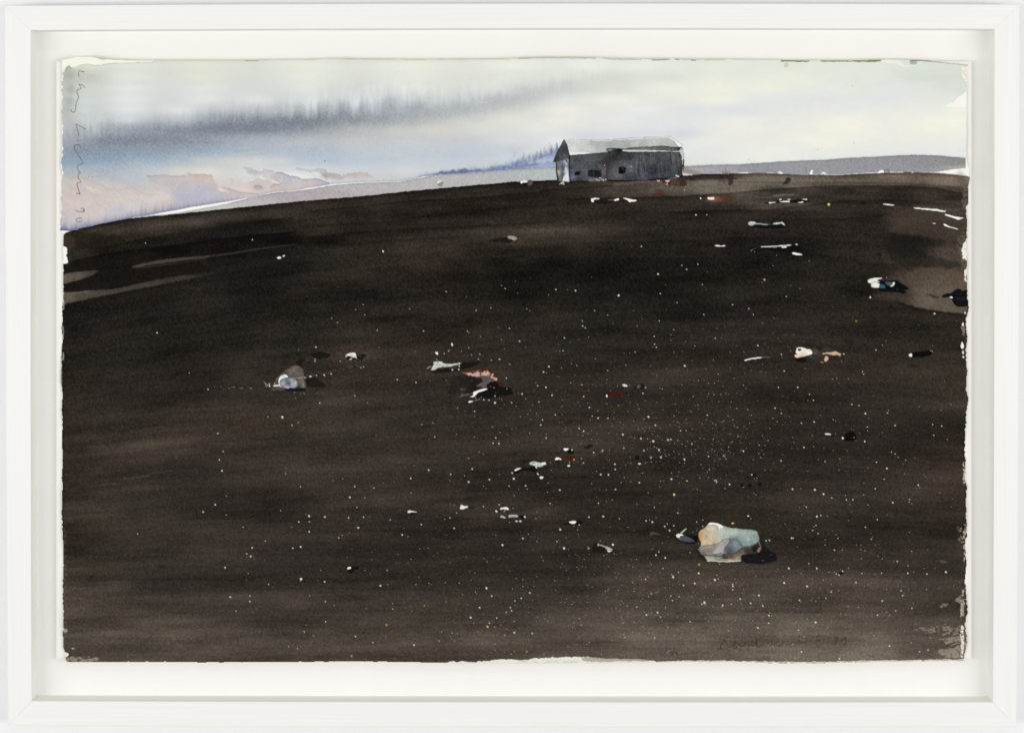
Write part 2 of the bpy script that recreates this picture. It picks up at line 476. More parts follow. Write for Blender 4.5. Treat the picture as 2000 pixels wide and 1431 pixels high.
for q_ in range(5):
    pc = np.pad(coarse, ((1, 1), (0, 0), (0, 0)), 'edge')
    coarse = .25 * pc[:-2] + .5 * pc[1:-1] + .25 * pc[2:]
# bleeding: wet paint runs up in fine vertical threads above the dark cloud
full = np.zeros((int((SY1 - SY0) / sy) + 3, coarse.shape[1], 3))
full[:coarse.shape[0]] = coarse
full[coarse.shape[0]:] = coarse[-1]
skyf = upsample(full, sx, sy)
yd = curve([(110, 272), (200, 264), (450, 246), (600, 236), (800, 224), (950, 204), (1060, 180), (1200, 160)], XX)
dkn = np.exp(-((YY - yd) / 19.0) ** 2) * curve([(110, 0), (200, .3), (450, .6), (650, 1.25), (850, 1.3), (1000, 1.0), (1150, .3), (1250, 0)], XX)
skyf += (dkn * (1 + .5 * fbm(XX, YY, 120, 30, 560, 2)))[..., None] * np.array([-18., -16., -13.])
yb = curve([(110, 316), (300, 304), (450, 294), (620, 300), (700, 312), (900, 306), (1050, 300)], XX)
blu = np.exp(-((YY - yb) / 13.0) ** 2) * curve([(110, 1), (300, .9), (450, .6), (650, .8), (900, .4), (1050, .1)], XX)
skyf += blu[..., None] * np.array([-9., -4., 0.])
front = curve([(110, 262), (200, 252), (300, 246), (400, 232), (450, 226), (550, 220), (650, 208), (750, 200), (850, 200), (950, 190), (1100, 165), (1200, 140), (1300, 150), (1450, 210), (1900, 220)], XX)
zone = np.exp(-((YY - front) / curve([(110, 24), (450, 28), (600, 36), (950, 34), (1300, 24)], XX)) ** 2) * curve([(110, .4), (180, 1), (850, 1), (950, .5), (1300, .25), (1900, .1)], XX)
acc = 0
zone = zone * np.clip(.75 + .8 * vnoise(XX, YY, 95, 400, 561), .15, 1.5)
WL = curve([(110, .15), (450, .3), (600, .9), (950, .8), (1300, .5)], XX)
xi = np.tile(np.arange(NX), (NY, 1))
for q_ in range(7):
    th = 7 * vnoise(XX + YY * .02, YY, 6.5, 40, 501 + q_) + WL * 10 * vnoise(XX, YY, 11, 70, 533) + 5 * vnoise(XX, YY, 3.8, 40, 534) + 5 * vnoise(XX, YY, 38, 90, 535) + 4 * vnoise(XX, YY, 3.0, 26, 521 + q_) + (q_ - 3) * 3.0
    yi = np.clip((YY + th * zone * (.55 if q_ % 2 else 1) - SY0) / ST, 0, NY - 1).astype(int)
    acc = acc + skyf[yi, xi] / 7
skyf = acc
skyf += (zone * (3.5 * vnoise(XX, YY, 3.4, 24, 504) + 3 * vnoise(XX, YY, 2.4, 12, 505) + WL * 5 * vnoise(XX, YY, 10, 50, 506)))[..., None] * np.array([1.0, 1.0, .9])
sg_ = skyf.mean(2, keepdims=True)
skyf = sg_ + (skyf - sg_) * .92
bl = np.clip(skyf[..., 2] - (skyf[..., 0] + skyf[..., 1]) / 2, 0, 60)
skyf[..., 2] += .02 * bl
skyf[..., 1] += .05 * bl
skyf += np.array([0., .6, -2.2])
gl = skyf.mean(2)
gn = np.interp(gl, [120, 140, 157, 180, 200, 212, 224, 232, 240, 250], [106, 127, 143, 170, 193, 210, 227, 237, 244, 250])
skyf *= (gn / gl)[..., None]
# brush drag: soft veils rising to the right
veil = fbm(XX, YY + .07 * XX, 150, 16, 540, 3)
skyf += (3.0 * veil * np.clip((236 - gn) / 40, .15, 1))[..., None]
dk = np.clip((225 - skyf.mean(2)) / 70, 0.12, 1)
skyf += (GR2 * 5.6 * dk)[..., None] + (2.2 * fbm(XX, YY, 22, 10, 510, 3))[..., None]
skyf += (.9 * vnoise(XX, YY, 60, 24, 511))[..., None] * np.array([1.2, 0, -1.2])
ysb = curve(SB, XX) + 0.6 * WN1
ms = sm((ysb - YY) / 1.4 + 0.5)
edge_sky = sm((dL - 1.0 - 2.2 * np.clip(vnoise(XX, YY, 6, 7, 61), -0.5, 1)) / 1.2 + .5)
IMG[:] = IMG * (1 - (ms * edge_sky)[..., None]) + skyf * (ms * edge_sky)[..., None]
CLS[(ms * edge_sky) > 0.5] = SKY
# dark blue rim where the sky wash pooled over the dry ridge (left part)
k = np.exp(-np.clip(ysb - YY, 0, None) / curve([(110, 7), (200, 5), (300, 6), (430, 5), (480, 1.2), (1910, .9)], XX)
           * (1 + .5 * vnoise(XX, YY, 2.6, 40, 62)))
k *= ms * curve([(110, .95), (180, .8), (230, .8), (330, .7), (430, .6), (480, .5), (640, .35), (800, .4), (900, .7), (1080, .8), (1100, .3), (1910, .25)], XX)
IMG[:] = IMG * (1 - k[..., None]) + np.array([88, 96, 140.]) * k[..., None]
GREY = curve([(110, 0), (1300, 0), (1380, 1), (1910, 1)], XX)

# navy bleed along the horizon, left of the barn
bt = curve([(806, 345), (830, 336), (860, 331), (900, 328), (940, 325), (980, 319), (1010, 309), (1030, 303), (1060, 294), (1080, 288), (1090, 284), (1100, 282)], XX)
bb = curve([(806, 350), (830, 344), (850, 341), (927, 336), (1000, 331), (1080, 326), (1100, 325)], XX)
m = 0
core = 0
for q_ in range(6):
    b_ = bt + 5 * vnoise(XX, YY, 4.5, 16, 710 + q_) + 3.5 * vnoise(XX, YY, 2.6, 10, 730 + q_) + q_ * 1.6 - 3
    b2_ = curve([(806, 350), (900, 339), (960, 335), (1000, 327), (1050, 313), (1100, 305)], XX) + 5 * vnoise(XX, YY, 5, 14, 750 + q_)
    m_ = sm((YY - b_) / 12) * sm((bb - YY) / 2 + .5) * sm((XX - 812) / 14 + .5) * sm((1092 - XX) / 4)
    m = m + m_ / 6
    core = core + m_ * sm((b2_ + 6 - YY) / 12) / 6
m *= .85 + .3 * MOT
core *= .8 + .5 * vnoise(XX, YY, 3.5, 9, 77) * .5 + .3 * MOT
core = np.clip(core, 0, 1)
IMG[:] = IMG * (1 - .55 * m[..., None]) + np.array([168, 178, 200.]) * .55 * m[..., None]
IMG[:] = IMG * (1 - .74 * core[..., None]) + (np.array([70, 83, 120.]) + GR2[..., None] * 8) * .86 * core[..., None]
rt = np.random.RandomState(9)
wash([(824, 347), (850, 338), (880, 333), (930, 330), (985, 325), (1030, 320), (1085, 314), (1086, 325), (1030, 328), (980, 331), (928, 336), (878, 339), (850, 342)], (100, 114, 150), .62, 3.2, 3.5)
wash([(840, 343), (862, 335), (900, 332), (950, 330), (900, 337), (860, 341)], (84, 98, 136), .5, 2.4, 3.5)
for q_ in range(20):
    x_ = 1000 + 90 * rt.rand() ** .7
    y_ = float(np.interp(x_, [1000, 1030, 1060, 1090], [316, 306, 296, 286])) + rt.randn() * 4
    stroke([(x_, y_ + 7), (x_ + rt.randn() * 1.5, y_ - rt.uniform(1, 6))], rt.uniform(1.2, 3.0), (74, 88, 126), rt.uniform(.15, .4), 1.8, .5, rough=1.2, n=0)
# faint blue bleed over the barn roof
blob(1240, 264, 90, 9, (206, 209, 218), .35, .9)
blob(1330, 262, 30, 10, (206, 209, 220), .4, .9)
blob(1150, 268, 40, 8, (205, 209, 220), .5, .9)

SKY0 = IMG.copy()
# clouds over the left horizon
A_ = lambda p: Z(100, 300, 6.667, p)
C2 = lambda p: Z(380, 300, 5.0, p)
wash([(122, 352), (200, 350), (260, 368), (330, 372), (400, 352), (470, 350), (560, 348), (620, 350), (560, 376), (480, 390), (380, 408), (260, 432), (122, 455)], (212, 202, 198), .6, 6, 4)
wash(A_([(380, 300), (470, 330), (600, 380), (680, 415), (760, 458), (930, 465), (960, 440), (1080, 452), (1200, 515), (1250, 535), (1360, 530), (1350, 500), (1310, 450), (1560, 480), (1600, 640),
         (1200, 760), (800, 850), (560, 900), (200, 930), (170, 700), (180, 420), (250, 320)]), 0, .8, .9, 1.2, .12, 2.0, top=9,
     grad=A_([(250, 400, 205, 192, 186), (600, 470, 204, 196, 190), (900, 560, 214, 202, 195), (1300, 620, 218, 208, 203), (250, 650, 214, 198, 190), (500, 800, 214, 200, 192), (1100, 720, 212, 206, 208), (300, 900, 202, 196, 202), (900, 800, 196, 196, 210)]), ax=30, ay=20)
wash(A_([(440, 430), (560, 450), (660, 500), (665, 520), (560, 520), (490, 480)]), (222, 210, 200), .8, 1.0, .8)
wash(A_([(1228, 280), (1350, 290), (1420, 275), (1500, 278), (1620, 298), (1760, 280), (1775, 245), (1850, 270), (2060, 275), (2140, 360), (2200, 450), (2260, 560), (1990, 660), (1620, 740), (1560, 600), (1420, 560), (1360, 525), (1330, 450),
         (1210, 400), (1235, 340)]), 0, .85, .7, 1.2, .24, 1.3, top=10,
     grad=A_([(1300, 320, 188, 184, 182), (1300, 420, 192, 190, 190), (1500, 350, 192, 188, 186), (1800, 330, 198, 186, 182), (1450, 480, 212, 200, 194), (1750, 420, 188, 186, 194), (1650, 560, 180, 184, 200), (1900, 500, 184, 186, 200), (2000, 340, 200, 188, 182), (2100, 430, 198, 188, 186)]), ax=30, ay=20)
wash(C2([(0, 200), (130, 200), (180, 215), (205, 270), (230, 330), (240, 365), (320, 375), (300, 350), (250, 325), (330, 335), (470, 385), (600, 385), (640, 400), (500, 430), (300, 465), (0, 510)]), 0, .85, .7, 1.2, .18, 1.3, top=6,
     grad=C2([(60, 230, 200, 186, 180), (150, 260, 205, 190, 182), (50, 350, 184, 184, 198), (100, 430, 186, 188, 204), (300, 400, 196, 186, 192), (450, 410, 202, 188, 188), (250, 440, 186, 186, 200)]), ax=20, ay=14)
wash(C2([(240, 330), (330, 305), (480, 320), (560, 340), (595, 378), (480, 384), (360, 345), (270, 325)]), (232, 214, 204), .8, .8, .6, .10)
wash(C2([(235, 335), (265, 345), (320, 375), (260, 376), (235, 355)]), (232, 220, 210), .8)
wash(C2([(345, 240), (370, 245), (372, 268), (355, 270)]), (200, 188, 186), .6, 1.0)
wash(C2([(470, 140), (540, 135), (600, 175), (640, 180), (690, 150), (760, 165), (800, 195), (850, 235), (855, 275), (830, 295), (770, 270), (700, 255), (640, 225), (600, 240), (545, 215), (500, 190)]), 0, .75, 1.4, 2.6, .15, 1.6, top=4,
     grad=C2([(500, 160, 196, 196, 200), (540, 190, 182, 180, 184), (700, 210, 200, 196, 200), (780, 240, 190, 178, 178), (820, 270, 196, 184, 180)]), ax=10, ay=8)
wash(C2([(520, 290), (620, 230), (700, 265), (760, 270), (840, 295), (760, 300), (725, 340), (740, 375), (620, 400), (590, 380), (540, 345)]), (206, 192, 188), .7, 1.4, 2.4, .08, top=5)
blob(503, 366, 9, 5, (175, 162, 162), .6, .6)
stroke(C2([(590, 330), (610, 310), (650, 325), (670, 350)]), 1.0, (150, 132, 134), .6, 1.0, 0.6)
wash(C2([(795, 180), (850, 185), (900, 212), (1000, 228), (1060, 255), (1200, 245), (1330, 290), (1300, 312), (1160, 330), (1020, 352), (900, 370), (765, 372), (728, 345), (740, 318), (770, 298), (845, 295), (858, 268), (850, 235), (800, 200)]), 0, .88, .8, 1.6, .35, 1.2, top=1.4,
     grad=C2([(830, 200, 180, 182, 192), (780, 330, 200, 184, 178), (900, 260, 186, 186, 194), (1000, 270, 196, 192, 196), (950, 340, 206, 190, 182), (1100, 300, 200, 186, 184), (1220, 270, 190, 182, 190), (1280, 300, 180, 172, 182)]), ax=14, ay=10)
wash(C2([(985, 145), (1060, 150), (1130, 160), (1200, 145), (1270, 155), (1320, 195), (1400, 200), (1430, 215), (1500, 205), (1640, 180), (1700, 200), (1750, 240), (1700, 255), (1500, 262), (1300, 270), (1240, 235), (1180, 195), (1080, 195), (1010, 175)]), 0, .75, 1.2, 2.8, .12, 1.6, top=5,
     grad=C2([(1020, 155, 196, 194, 198), (1150, 180, 194, 190, 192), (1220, 170, 190, 188, 192), (1250, 225, 160, 140, 136), (1340, 220, 176, 160, 156), (1420, 240, 184, 168, 162), (1550, 215, 196, 176, 168), (1680, 215, 202, 184, 174), (1500, 255, 208, 192, 186), (1720, 245, 214, 200, 190)]), ax=14, ay=8)
wash(C2([(870, 185), (960, 180), (1040, 200), (1200, 240), (1100, 250), (1040, 245), (1000, 222), (930, 215)]), (232, 233, 230), .8, .9, .8)
for (a, b, c, d) in ((600, 338, 560, 346), (1180, 190, 1230, 205), (640, 235, 690, 258), (760, 272, 830, 292)):
    stroke(C2([(a, b), (c, d)]) if a > 650 or a == 640 else [(a, b), (a + 6, b + 3)], 1.6, (236, 232, 226), .8, .7, .6)
dC = IMG - SKY0
IMG[:] = SKY0 + dC * np.array([.92, .93, .94])
k_ = np.clip(k * ms * .75, 0, 1)
IMG[:] = IMG * (1 - k_[..., None]) + np.array([92, 100, 138.]) * k_[..., None]
IMG[:] += (np.abs(dC).sum(2, keepdims=True) > 2) * np.array([-1., -1., 0.])
# white sliver of dry paper on the ridge
wash(A_([(800, 885), (960, 856), (1120, 832), (1230, 815), (1400, 780), (1600, 745), (1800, 700), (2020, 668), (2400, 610), (2560, 570), (2540, 585), (2300, 640), (2020, 690), (1800, 740), (1640, 765), (1440, 795), (1240, 824), (960, 862)]), (248, 248, 244), 1, .5, .7)

# ================================================================= shore
def between(top, bot, x0, x1, col, cls, a=1.0, soft=.7, edge=.2, rt=.6, rb=.5, x=XX):
    """a wash between two lines"""
    t = curve(top, XX) + rt * WN1
    b = curve(bot, XX) + rb * WN2
    mm = sm((YY - t) / (2 * soft) + .5) * sm((b - YY) / (2 * soft) + .5) * sm((XX - x0) / 2 + .5) * sm((x1 - XX) / 2 + .5) * a
    kk = 1 - edge * np.exp(-np.clip(YY - t, 0, None) / 1.3)
    c = (idw(col, XX[::4, ::8], YY[::4, ::8], 60, 10) if isinstance(col[0], tuple) else None)
    if c is not None:
        c = np.repeat(np.repeat(c, 4, 0), 8, 1)[:NY, :NX]
    else:
        c = np.tile(np.array(col, float), (NY, NX, 1))
    c = c * kk[..., None] + (GR2 * 5)[..., None]
    IMG[:] = IMG * (1 - mm[..., None]) + c * mm[..., None]
    if cls is not None:
        CLS[mm > .5] = cls
HT = [(250, 424), (290, 420.8), (330, 418.5), (380, 410), (440, 399), (484, 387.6), (504, 382.8), (530, 377.4), (560, 374.6), (584, 372.4), (620, 367.4), (646, 362.6), (680, 359.4), (720, 357), (780, 355.4), (814, 349.6), (851, 342.6),
      (876, 340.6), (927, 338.2), (977, 333.1), (1027, 330.4), (1078, 328.0), (1100, 327.4)]
between(HT, [(a, b + 3) for a, b in HL], 262, 1100,
        [(300, 420, 200, 200, 196), (420, 405, 196, 197, 192), (500, 392, 186, 182, 184), (560, 384, 176, 168, 172), (640, 376, 176, 168, 170), (700, 370, 184, 180, 182), (800, 362, 184, 182, 182), (880, 352, 186, 184, 182), (1000, 345, 178, 182, 182), (1070, 340, 182, 190, 190)],
        SHORE, edge=.22)
HR = [(1330, 327), (1336, 325), (1405, 322), (1443, 321.8), (1500, 317.6), (1576, 313.8), (1614, 312.5), (1651, 309), (1702, 307), (1777, 303), (1828, 303.7), (1885, 309), (1910, 311)]
between(HR, [(a, b + 3) for a, b in HL], 1332, 1886,
        [(1340, 332, 168, 168, 170), (1400, 332, 160, 160, 166), (1480, 330, 148, 148, 156), (1560, 326, 152, 153, 158), (1640, 326, 150, 150, 155), (1740, 322, 150, 150, 154), (1800, 318, 144, 144, 146), (1870, 316, 140, 140, 140), (1880, 326, 165, 165, 162)],
        SHORE, edge=.3)
# blue-white gap of dry paper between shore and field on the right
V_ = lambda p: Z(1330, 290, 6.667, p)
D_ = lambda p: Z(1400, 100, 3.976, p)
BARE = (246, 245, 238)
wash(D_([(1640, 940), (1700, 938), (1790, 928), (1830, 916), (1935, 906), (1960, 975), (1850, 955), (1750, 946)]), BARE, 1, .6, .8, cls=0)
wash(D_([(720, 955), (930, 962), (1110, 948), (1250, 942), (1260, 935), (1640, 942), (1640, 948), (1250, 950), (1110, 958), (930, 970), (780, 965)]), BARE, .95, .5, .5)
wash(D_([(165, 944), (268, 942), (268, 950), (165, 950)]), BARE, 1, .5, .4)
wash(D_([(388, 941), (420, 941), (440, 948), (388, 948)]), (225, 224, 220), 1, .5, .4)
wash(D_([(472, 944), (482, 934), (500, 934), (516, 948), (516, 955), (480, 952)]), (232, 230, 226), 1, .5, .3)
wash(D_([(718, 958), (722, 945), (732, 928), (740, 922), (748, 928), (742, 940), (746, 958)]), BARE, 1, .5, .3)
wash(D_([(805, 952), (820, 940), (832, 938), (846, 945), (858, 955)]), (238, 238, 234), 1, .5, .3)
wash(D_([(1256, 946), (1258, 932), (1275, 924), (1296, 924), (1298, 948)]), BARE, 1, .5, .3)
# post-like stone on the ridge
wash(D_([(1298, 922), (1325, 917), (1345, 930), (1348, 985), (1335, 1003), (1310, 1002), (1298, 980)]), (150, 140, 130), .75, .6, .4, .5, 1.0)
# bare paper and rough rim beside the sky at the right
RT = lambda p: Z(1700, 0, 6.667, p)
wash(RT([(1185, 920), (1200, 1010), (1250, 1080), (1250, 1180), (1190, 1240), (1130, 1270), (1095, 1330), (950, 1390), (1290, 1400), (1295, 1000), (1275, 860), (1200, 870)]), (247, 245, 237), .95, .7, 1.2)
wash(RT([(1205, 850), (1262, 850), (1262, 1150), (1225, 1160), (1235, 1040), (1212, 960)]), (228, 214, 194), .6, 1.0, 1.2, dry=.2)
wash(RT([(130, 785), (360, 775), (420, 840), (480, 860), (420, 875), (330, 830), (140, 812)]), (240, 240, 226), .85, .6, 1.4)
wash(RT([(600, 792), (690, 796), (640, 840), (560, 870), (430, 880), (470, 850), (520, 800)]), (238, 238, 226), .8, .6, 1.4, dry=.4)
wash(RT([(520, 795), (600, 792), (612, 830), (575, 850), (505, 838)]), (168, 174, 180), .9, .6, 1.0)
stroke(RT([(-1150, 792), (-900, 800), (-800, 800)]), 1.5, (84, 92, 62), .9, .8, .8, rough=.8)
stroke(RT([(-640, 795), (-300, 800), (-100, 790), (130, 787)]), 1.2, (110, 116, 84), .85, .8, rough=.8)
stroke(RT([(-200, 792), (0, 796), (125, 788)]), 2.4, (128, 136, 100), .85, .9, rough=.8)
stroke(RT([(520, 792), (640, 788), (790, 800)]), 1.3, (126, 132, 104), .9, .8, rough=.8)
stroke(RT([(800, 805), (1000, 825), (1200, 842), (1265, 850)]), .9, (170, 162, 140), .8, .8, rough=.8, dry=.3)
stroke(RT([(1180, 900), (1215, 960), (1245, 1080), (1240, 1170), (1200, 1220)]), .8, (196, 190, 168), .7, .8, rough=1.2, dry=.2)
blob(1536, 127, 4, 5, (190, 196, 180), .7)
# top rim: fine dark line of the deckle
for (a, b, c) in ((1012, 1170, (150, 140, 118)), (1180, 1260, (176, 168, 146)), (1275, 1310, (96, 88, 72)), (1318, 1332, (70, 64, 54)), (1350, 1366, (84, 78, 64)), (640, 780, (206, 198, 176)), (780, 1000, (210, 205, 186)), (480, 510, (150, 142, 92)), (1376, 1420, (190, 186, 160)), (215, 480, (214, 210, 190))):
    xs = np.arange(a, c[0] * 0 + b, 8.0)
    stroke([(q, float(np.interp(q, [t[0] for t in T_ED], [t[1] for t in T_ED])) + 1.0) for q in xs], .8, c, .8, .7, rough=.6, n=0)
# white corner upper left
LT = lambda p: Z(0, 0, 6.667, p)
wash(LT([(790, 770), (1000, 730), (1200, 720), (1400, 770), (2000, 780), (2000, 806), (1700, 822), (1480, 820), (1250, 852), (1130, 830), (1020, 868), (1000, 880), (930, 895), (900, 860), (860, 880), (845, 940), (800, 960), (770, 900)]), (246, 246, 232), 1, .6, 1.6, cls=0)
stroke(LT([(850, 930), (865, 885), (895, 858), (925, 895)]), 1.3, (120, 124, 112), .8, 1.0, .8, rough=1.0)
stroke(LT([(925, 895), (1010, 862), (1130, 832), (1250, 855), (1500, 822), (1700, 826), (2000, 808)]), .5, (168, 170, 150), .7, .7, .5, rough=.8)
blob(200, 116, 5, 1.5, (206, 206, 178), .8)
for (x, y, r, c) in ((134, 145, 9, (168, 175, 166)), (138, 175, 7, (160, 168, 160)), (136, 200, 7, (164, 172, 166)), (128, 160, 5, (186, 192, 184)), (129, 215, 6, (178, 184, 178))):
    blob(x, y, r, r * 1.3, c, .55, .9)
for (x, y) in ((1668, 280.7), (1597, 292.5), (1462, 312)):
    blob(x, y, 1.6, 1.6, (222, 212, 150), .9)
blob(1664.8, 168.4, 1.2, 1.2, (170, 175, 180), .8)
blob(634.5, 315, 1.2, 1.4, (90, 90, 90), .9)

# ================================================================= field
F = []
def frow(y, *v):
    for q in v:
        F.append((q[0], y) + tuple(q[1:]))
frow(345, (1100, 40, 34, 30), (1200, 44, 38, 33), (1340, 52, 46, 42), (1420, 66, 60, 55), (1480, 96, 88, 79), (1600, 88, 80, 72), (1750, 102, 91, 81), (1870, 104, 92, 82))
frow(358, (1010, 36, 31, 28), (1100, 56, 48, 42), (1200, 70, 62, 55), (1300, 84, 78, 69), (1380, 96, 91, 84), (1450, 98, 92, 85), (1550, 92, 84, 77), (1650, 88, 76, 68), (1750, 92, 78, 68), (1850, 102, 90, 78))
frow(372, (900, 46, 39, 33), (1000, 48, 42, 37), (1100, 54, 46, 40), (1200, 72, 64, 58), (1300, 88, 81, 73), (1380, 104, 98, 90), (1440, 100, 94, 86), (1520, 64, 57, 51), (1650, 44, 39, 36), (1750, 44, 39, 36), (1860, 66, 58, 51))
frow(388, (760, 56, 47, 40), (900, 46, 39, 33), (1000, 42, 37, 33), (1100, 50, 43, 38), (1200, 56, 49, 43), (1300, 56, 47, 42), (1380, 48, 42, 38), (1500, 54, 49, 45), (1600, 48, 42, 39), (1750, 42, 38, 35), (1860, 44, 39, 36))
frow(402, (500, 44, 38, 33), (620, 62, 52, 44), (720, 54, 46, 38), (800, 44, 38, 33), (900, 38, 33, 30), (1000, 44, 38, 34), (1100, 46, 41, 37), (1200, 44, 39, 35), (1300, 46, 41, 37), (1400, 48, 43, 40), (1500, 72, 67, 61), (1560, 70, 64, 58), (1650, 46, 42, 39), (1750, 44, 39, 36), (1860, 66, 59, 53))
frow(418, (360, 44, 37, 31), (450, 58, 51, 46), (550, 62, 56, 50), (620, 50, 42, 36), (700, 36, 31, 28), (780, 32, 28, 26), (850, 36, 32, 29), (950, 40, 36, 32), (1100, 44, 40, 36), (1200, 42, 37, 33), (1350, 42, 37, 34), (1450, 50, 45, 42), (1550, 44, 40, 37), (1700, 42, 37, 34), (1760, 58, 50, 44), (1860, 62, 54, 48))
frow(435, (220, 46, 40, 34), (300, 60, 53, 47), (380, 64, 58, 53), (450, 48, 43, 39), (520, 40, 35, 32), (600, 50, 43, 38), (700, 38, 33, 30), (780, 34, 30, 28), (850, 44, 40, 37), (950, 50, 46, 42), (1100, 54, 49, 43), (1200, 56, 50, 43), (1300, 48, 43, 39), (1400, 48, 43, 40), (1500, 42, 38, 35), (1620, 46, 42, 39), (1700, 46, 41, 38), (1760, 66, 57, 50), (1860, 62, 52, 45))
frow(452, (150, 60, 51, 42), (200, 62, 53, 45), (300, 60, 53, 48), (380, 50, 44, 40), (450, 44, 39, 35), (540, 46, 42, 37), (620, 62, 52, 43), (700, 42, 37, 34), (780, 44, 39, 36), (860, 54, 49, 45), (950, 60, 54, 47), (1050, 64, 59, 51), (1120, 64, 59, 51), (1200, 54, 49, 43), (1300, 48, 43, 39), (1400, 46, 41, 38), (1550, 42, 38, 35), (1700, 46, 41, 38), (1800, 54, 47, 42), (1870, 70, 62, 54))
frow(470, (140, 60, 52, 44), (200, 50, 43, 36), (300, 40, 36, 32), (400, 34, 30, 27), (480, 34, 30, 28), (560, 26, 23, 21), (640, 28, 25, 23), (720, 46, 41, 38), (800, 56, 50, 44), (900, 50, 45, 40), (1000, 62, 54, 47), (1100, 52, 47, 42), (1200, 44, 40, 36), (1300, 40, 36, 33), (1450, 34, 30, 28), (1550, 36, 32, 29), (1700, 44, 40, 37), (1780, 34, 31, 29), (1860, 60, 53, 46))
frow(492, (140, 54, 47, 40), (220, 34, 30, 27), (330, 26, 23, 21), (450, 24, 22, 20), (520, 34, 30, 28), (600, 44, 40, 36), (660, 50, 46, 42), (720, 48, 42, 37), (800, 60, 51, 42), (880, 58, 49, 41), (940, 50, 42, 37), (1000, 38, 33, 30), (1080, 34, 30, 27), (1200, 34, 30, 28), (1350, 36, 32, 30), (1480, 30, 27, 25), (1560, 30, 27, 25), (1680, 42, 38, 35), (1780, 34, 31, 29), (1860, 68, 60, 52))
frow(515, (140, 50, 43, 37), (220, 30, 26, 24), (330, 30, 27, 25), (450, 34, 31, 28), (560, 38, 34, 32), (640, 48, 44, 39), (740, 52, 44, 37), (820, 58, 48, 40), (900, 44, 37, 33), (980, 32, 28, 25), (1080, 26, 23, 21), (1200, 30, 27, 25), (1350, 36, 32, 30), (1480, 32, 29, 26), (1600, 42, 38, 35), (1700, 44, 40, 37), (1780, 52, 45, 39), (1860, 82, 71, 60))
frow(540, (140, 36, 32, 28), (250, 30, 27, 25), (400, 38, 34, 31), (520, 36, 32, 30), (620, 44, 39, 36), (720, 48, 43, 38), (820, 44, 38, 34), (920, 34, 30, 27), (1020, 28, 25, 23), (1150, 28, 25, 23), (1300, 36, 32, 30), (1420, 38, 34, 31), (1550, 38, 34, 31), (1680, 42, 37, 34), (1780, 80, 69, 59), (1860, 90, 78, 67))
frow(570, (140, 38, 34, 30), (250, 42, 37, 34), (400, 42, 38, 35), (520, 34, 30, 28), (620, 42, 38, 35), (720, 46, 42, 38), (820, 50, 45, 39), (920, 40, 36, 32), (1020, 32, 29, 26), (1150, 40, 36, 33), (1300, 38, 34, 31), (1420, 44, 40, 37), (1550, 38, 34, 31), (1680, 36, 32, 29), (1760, 62, 54, 47), (1810, 92, 82, 71), (1870, 98, 88, 76))
frow(600, (140, 34, 30, 27), (300, 36, 32, 29), (420, 44, 40, 37), (540, 40, 36, 33), (640, 48, 43, 39), (740, 48, 43, 39), (860, 50, 45, 40), (960, 46, 41, 37), (1080, 48, 43, 39), (1200, 46, 42, 38), (1350, 36, 32, 30), (1500, 38, 34, 32), (1600, 44, 40, 37), (1720, 50, 45, 42), (1800, 54, 47, 42), (1870, 60, 52, 45))
frow(640, (140, 36, 32, 29), (200, 44, 40, 37), (320, 38, 34, 31), (450, 40, 36, 33), (560, 46, 42, 38), (680, 54, 48, 42), (800, 48, 43, 38), (950, 50, 45, 40), (1100, 50, 45, 42), (1250, 46, 42, 38), (1400, 44, 40, 37), (1550, 44, 40, 37), (1700, 44, 39, 36), (1800, 44, 40, 34), (1870, 46, 42, 34))
frow(690, (140, 42, 38, 35), (220, 46, 42, 39), (340, 38, 34, 32), (450, 44, 40, 37), (560, 46, 42, 38), (690, 62, 52, 44), (800, 52, 46, 41), (950, 50, 45, 40), (1100, 50, 45, 41), (1300, 52, 47, 43), (1400, 44, 39, 36), (1550, 44, 39, 36), (1700, 48, 43, 39), (1800, 50, 45, 41), (1870, 50, 45, 38))
frow(735, (140, 50, 42, 36), (250, 50, 46, 43), (380, 42, 38, 35), (500, 52, 47, 43), (620, 50, 46, 41), (680, 62, 52, 46), (760, 52, 46, 42), (900, 50, 45, 40), (1050, 48, 43, 38), (1200, 50, 45, 40), (1350, 56, 49, 44), (1500, 48, 43, 39), (1620, 54, 45, 41), (1720, 56, 46, 42), (1820, 54, 50, 41), (1870, 52, 46, 37))
frow(780, (140, 50, 44, 38), (230, 44, 40, 37), (330, 44, 40, 37), (450, 50, 46, 42), (560, 50, 46, 42), (680, 64, 54, 50), (780, 54, 48, 44), (900, 50, 45, 40), (1050, 48, 43, 38), (1200, 46, 41, 37), (1350, 48, 43, 38), (1500, 42, 38, 35), (1650, 46, 42, 39), (1780, 50, 46, 41), (1870, 56, 52, 42))
frow(830, (140, 46, 40, 34), (200, 50, 45, 41), (300, 56, 49, 45), (400, 58, 51, 45), (500, 64, 55, 44), (600, 66, 57, 47), (720, 58, 52, 48), (850, 54, 48, 44), (1000, 48, 43, 38), (1200, 54, 46, 42), (1400, 46, 41, 37), (1550, 46, 41, 38), (1700, 48, 43, 39), (1820, 46, 41, 36), (1870, 42, 38, 31))
frow(875, (140, 50, 44, 36), (200, 64, 56, 48), (280, 68, 60, 52), (360, 66, 57, 49), (440, 56, 49, 44), (560, 58, 51, 46), (700, 54, 49, 45), (850, 54, 48, 43), (1000, 52, 45, 41), (1150, 56, 47, 43), (1300, 44, 39, 36), (1450, 44, 39, 36), (1600, 44, 39, 36), (1750, 46, 41, 38), (1870, 50, 42, 35))
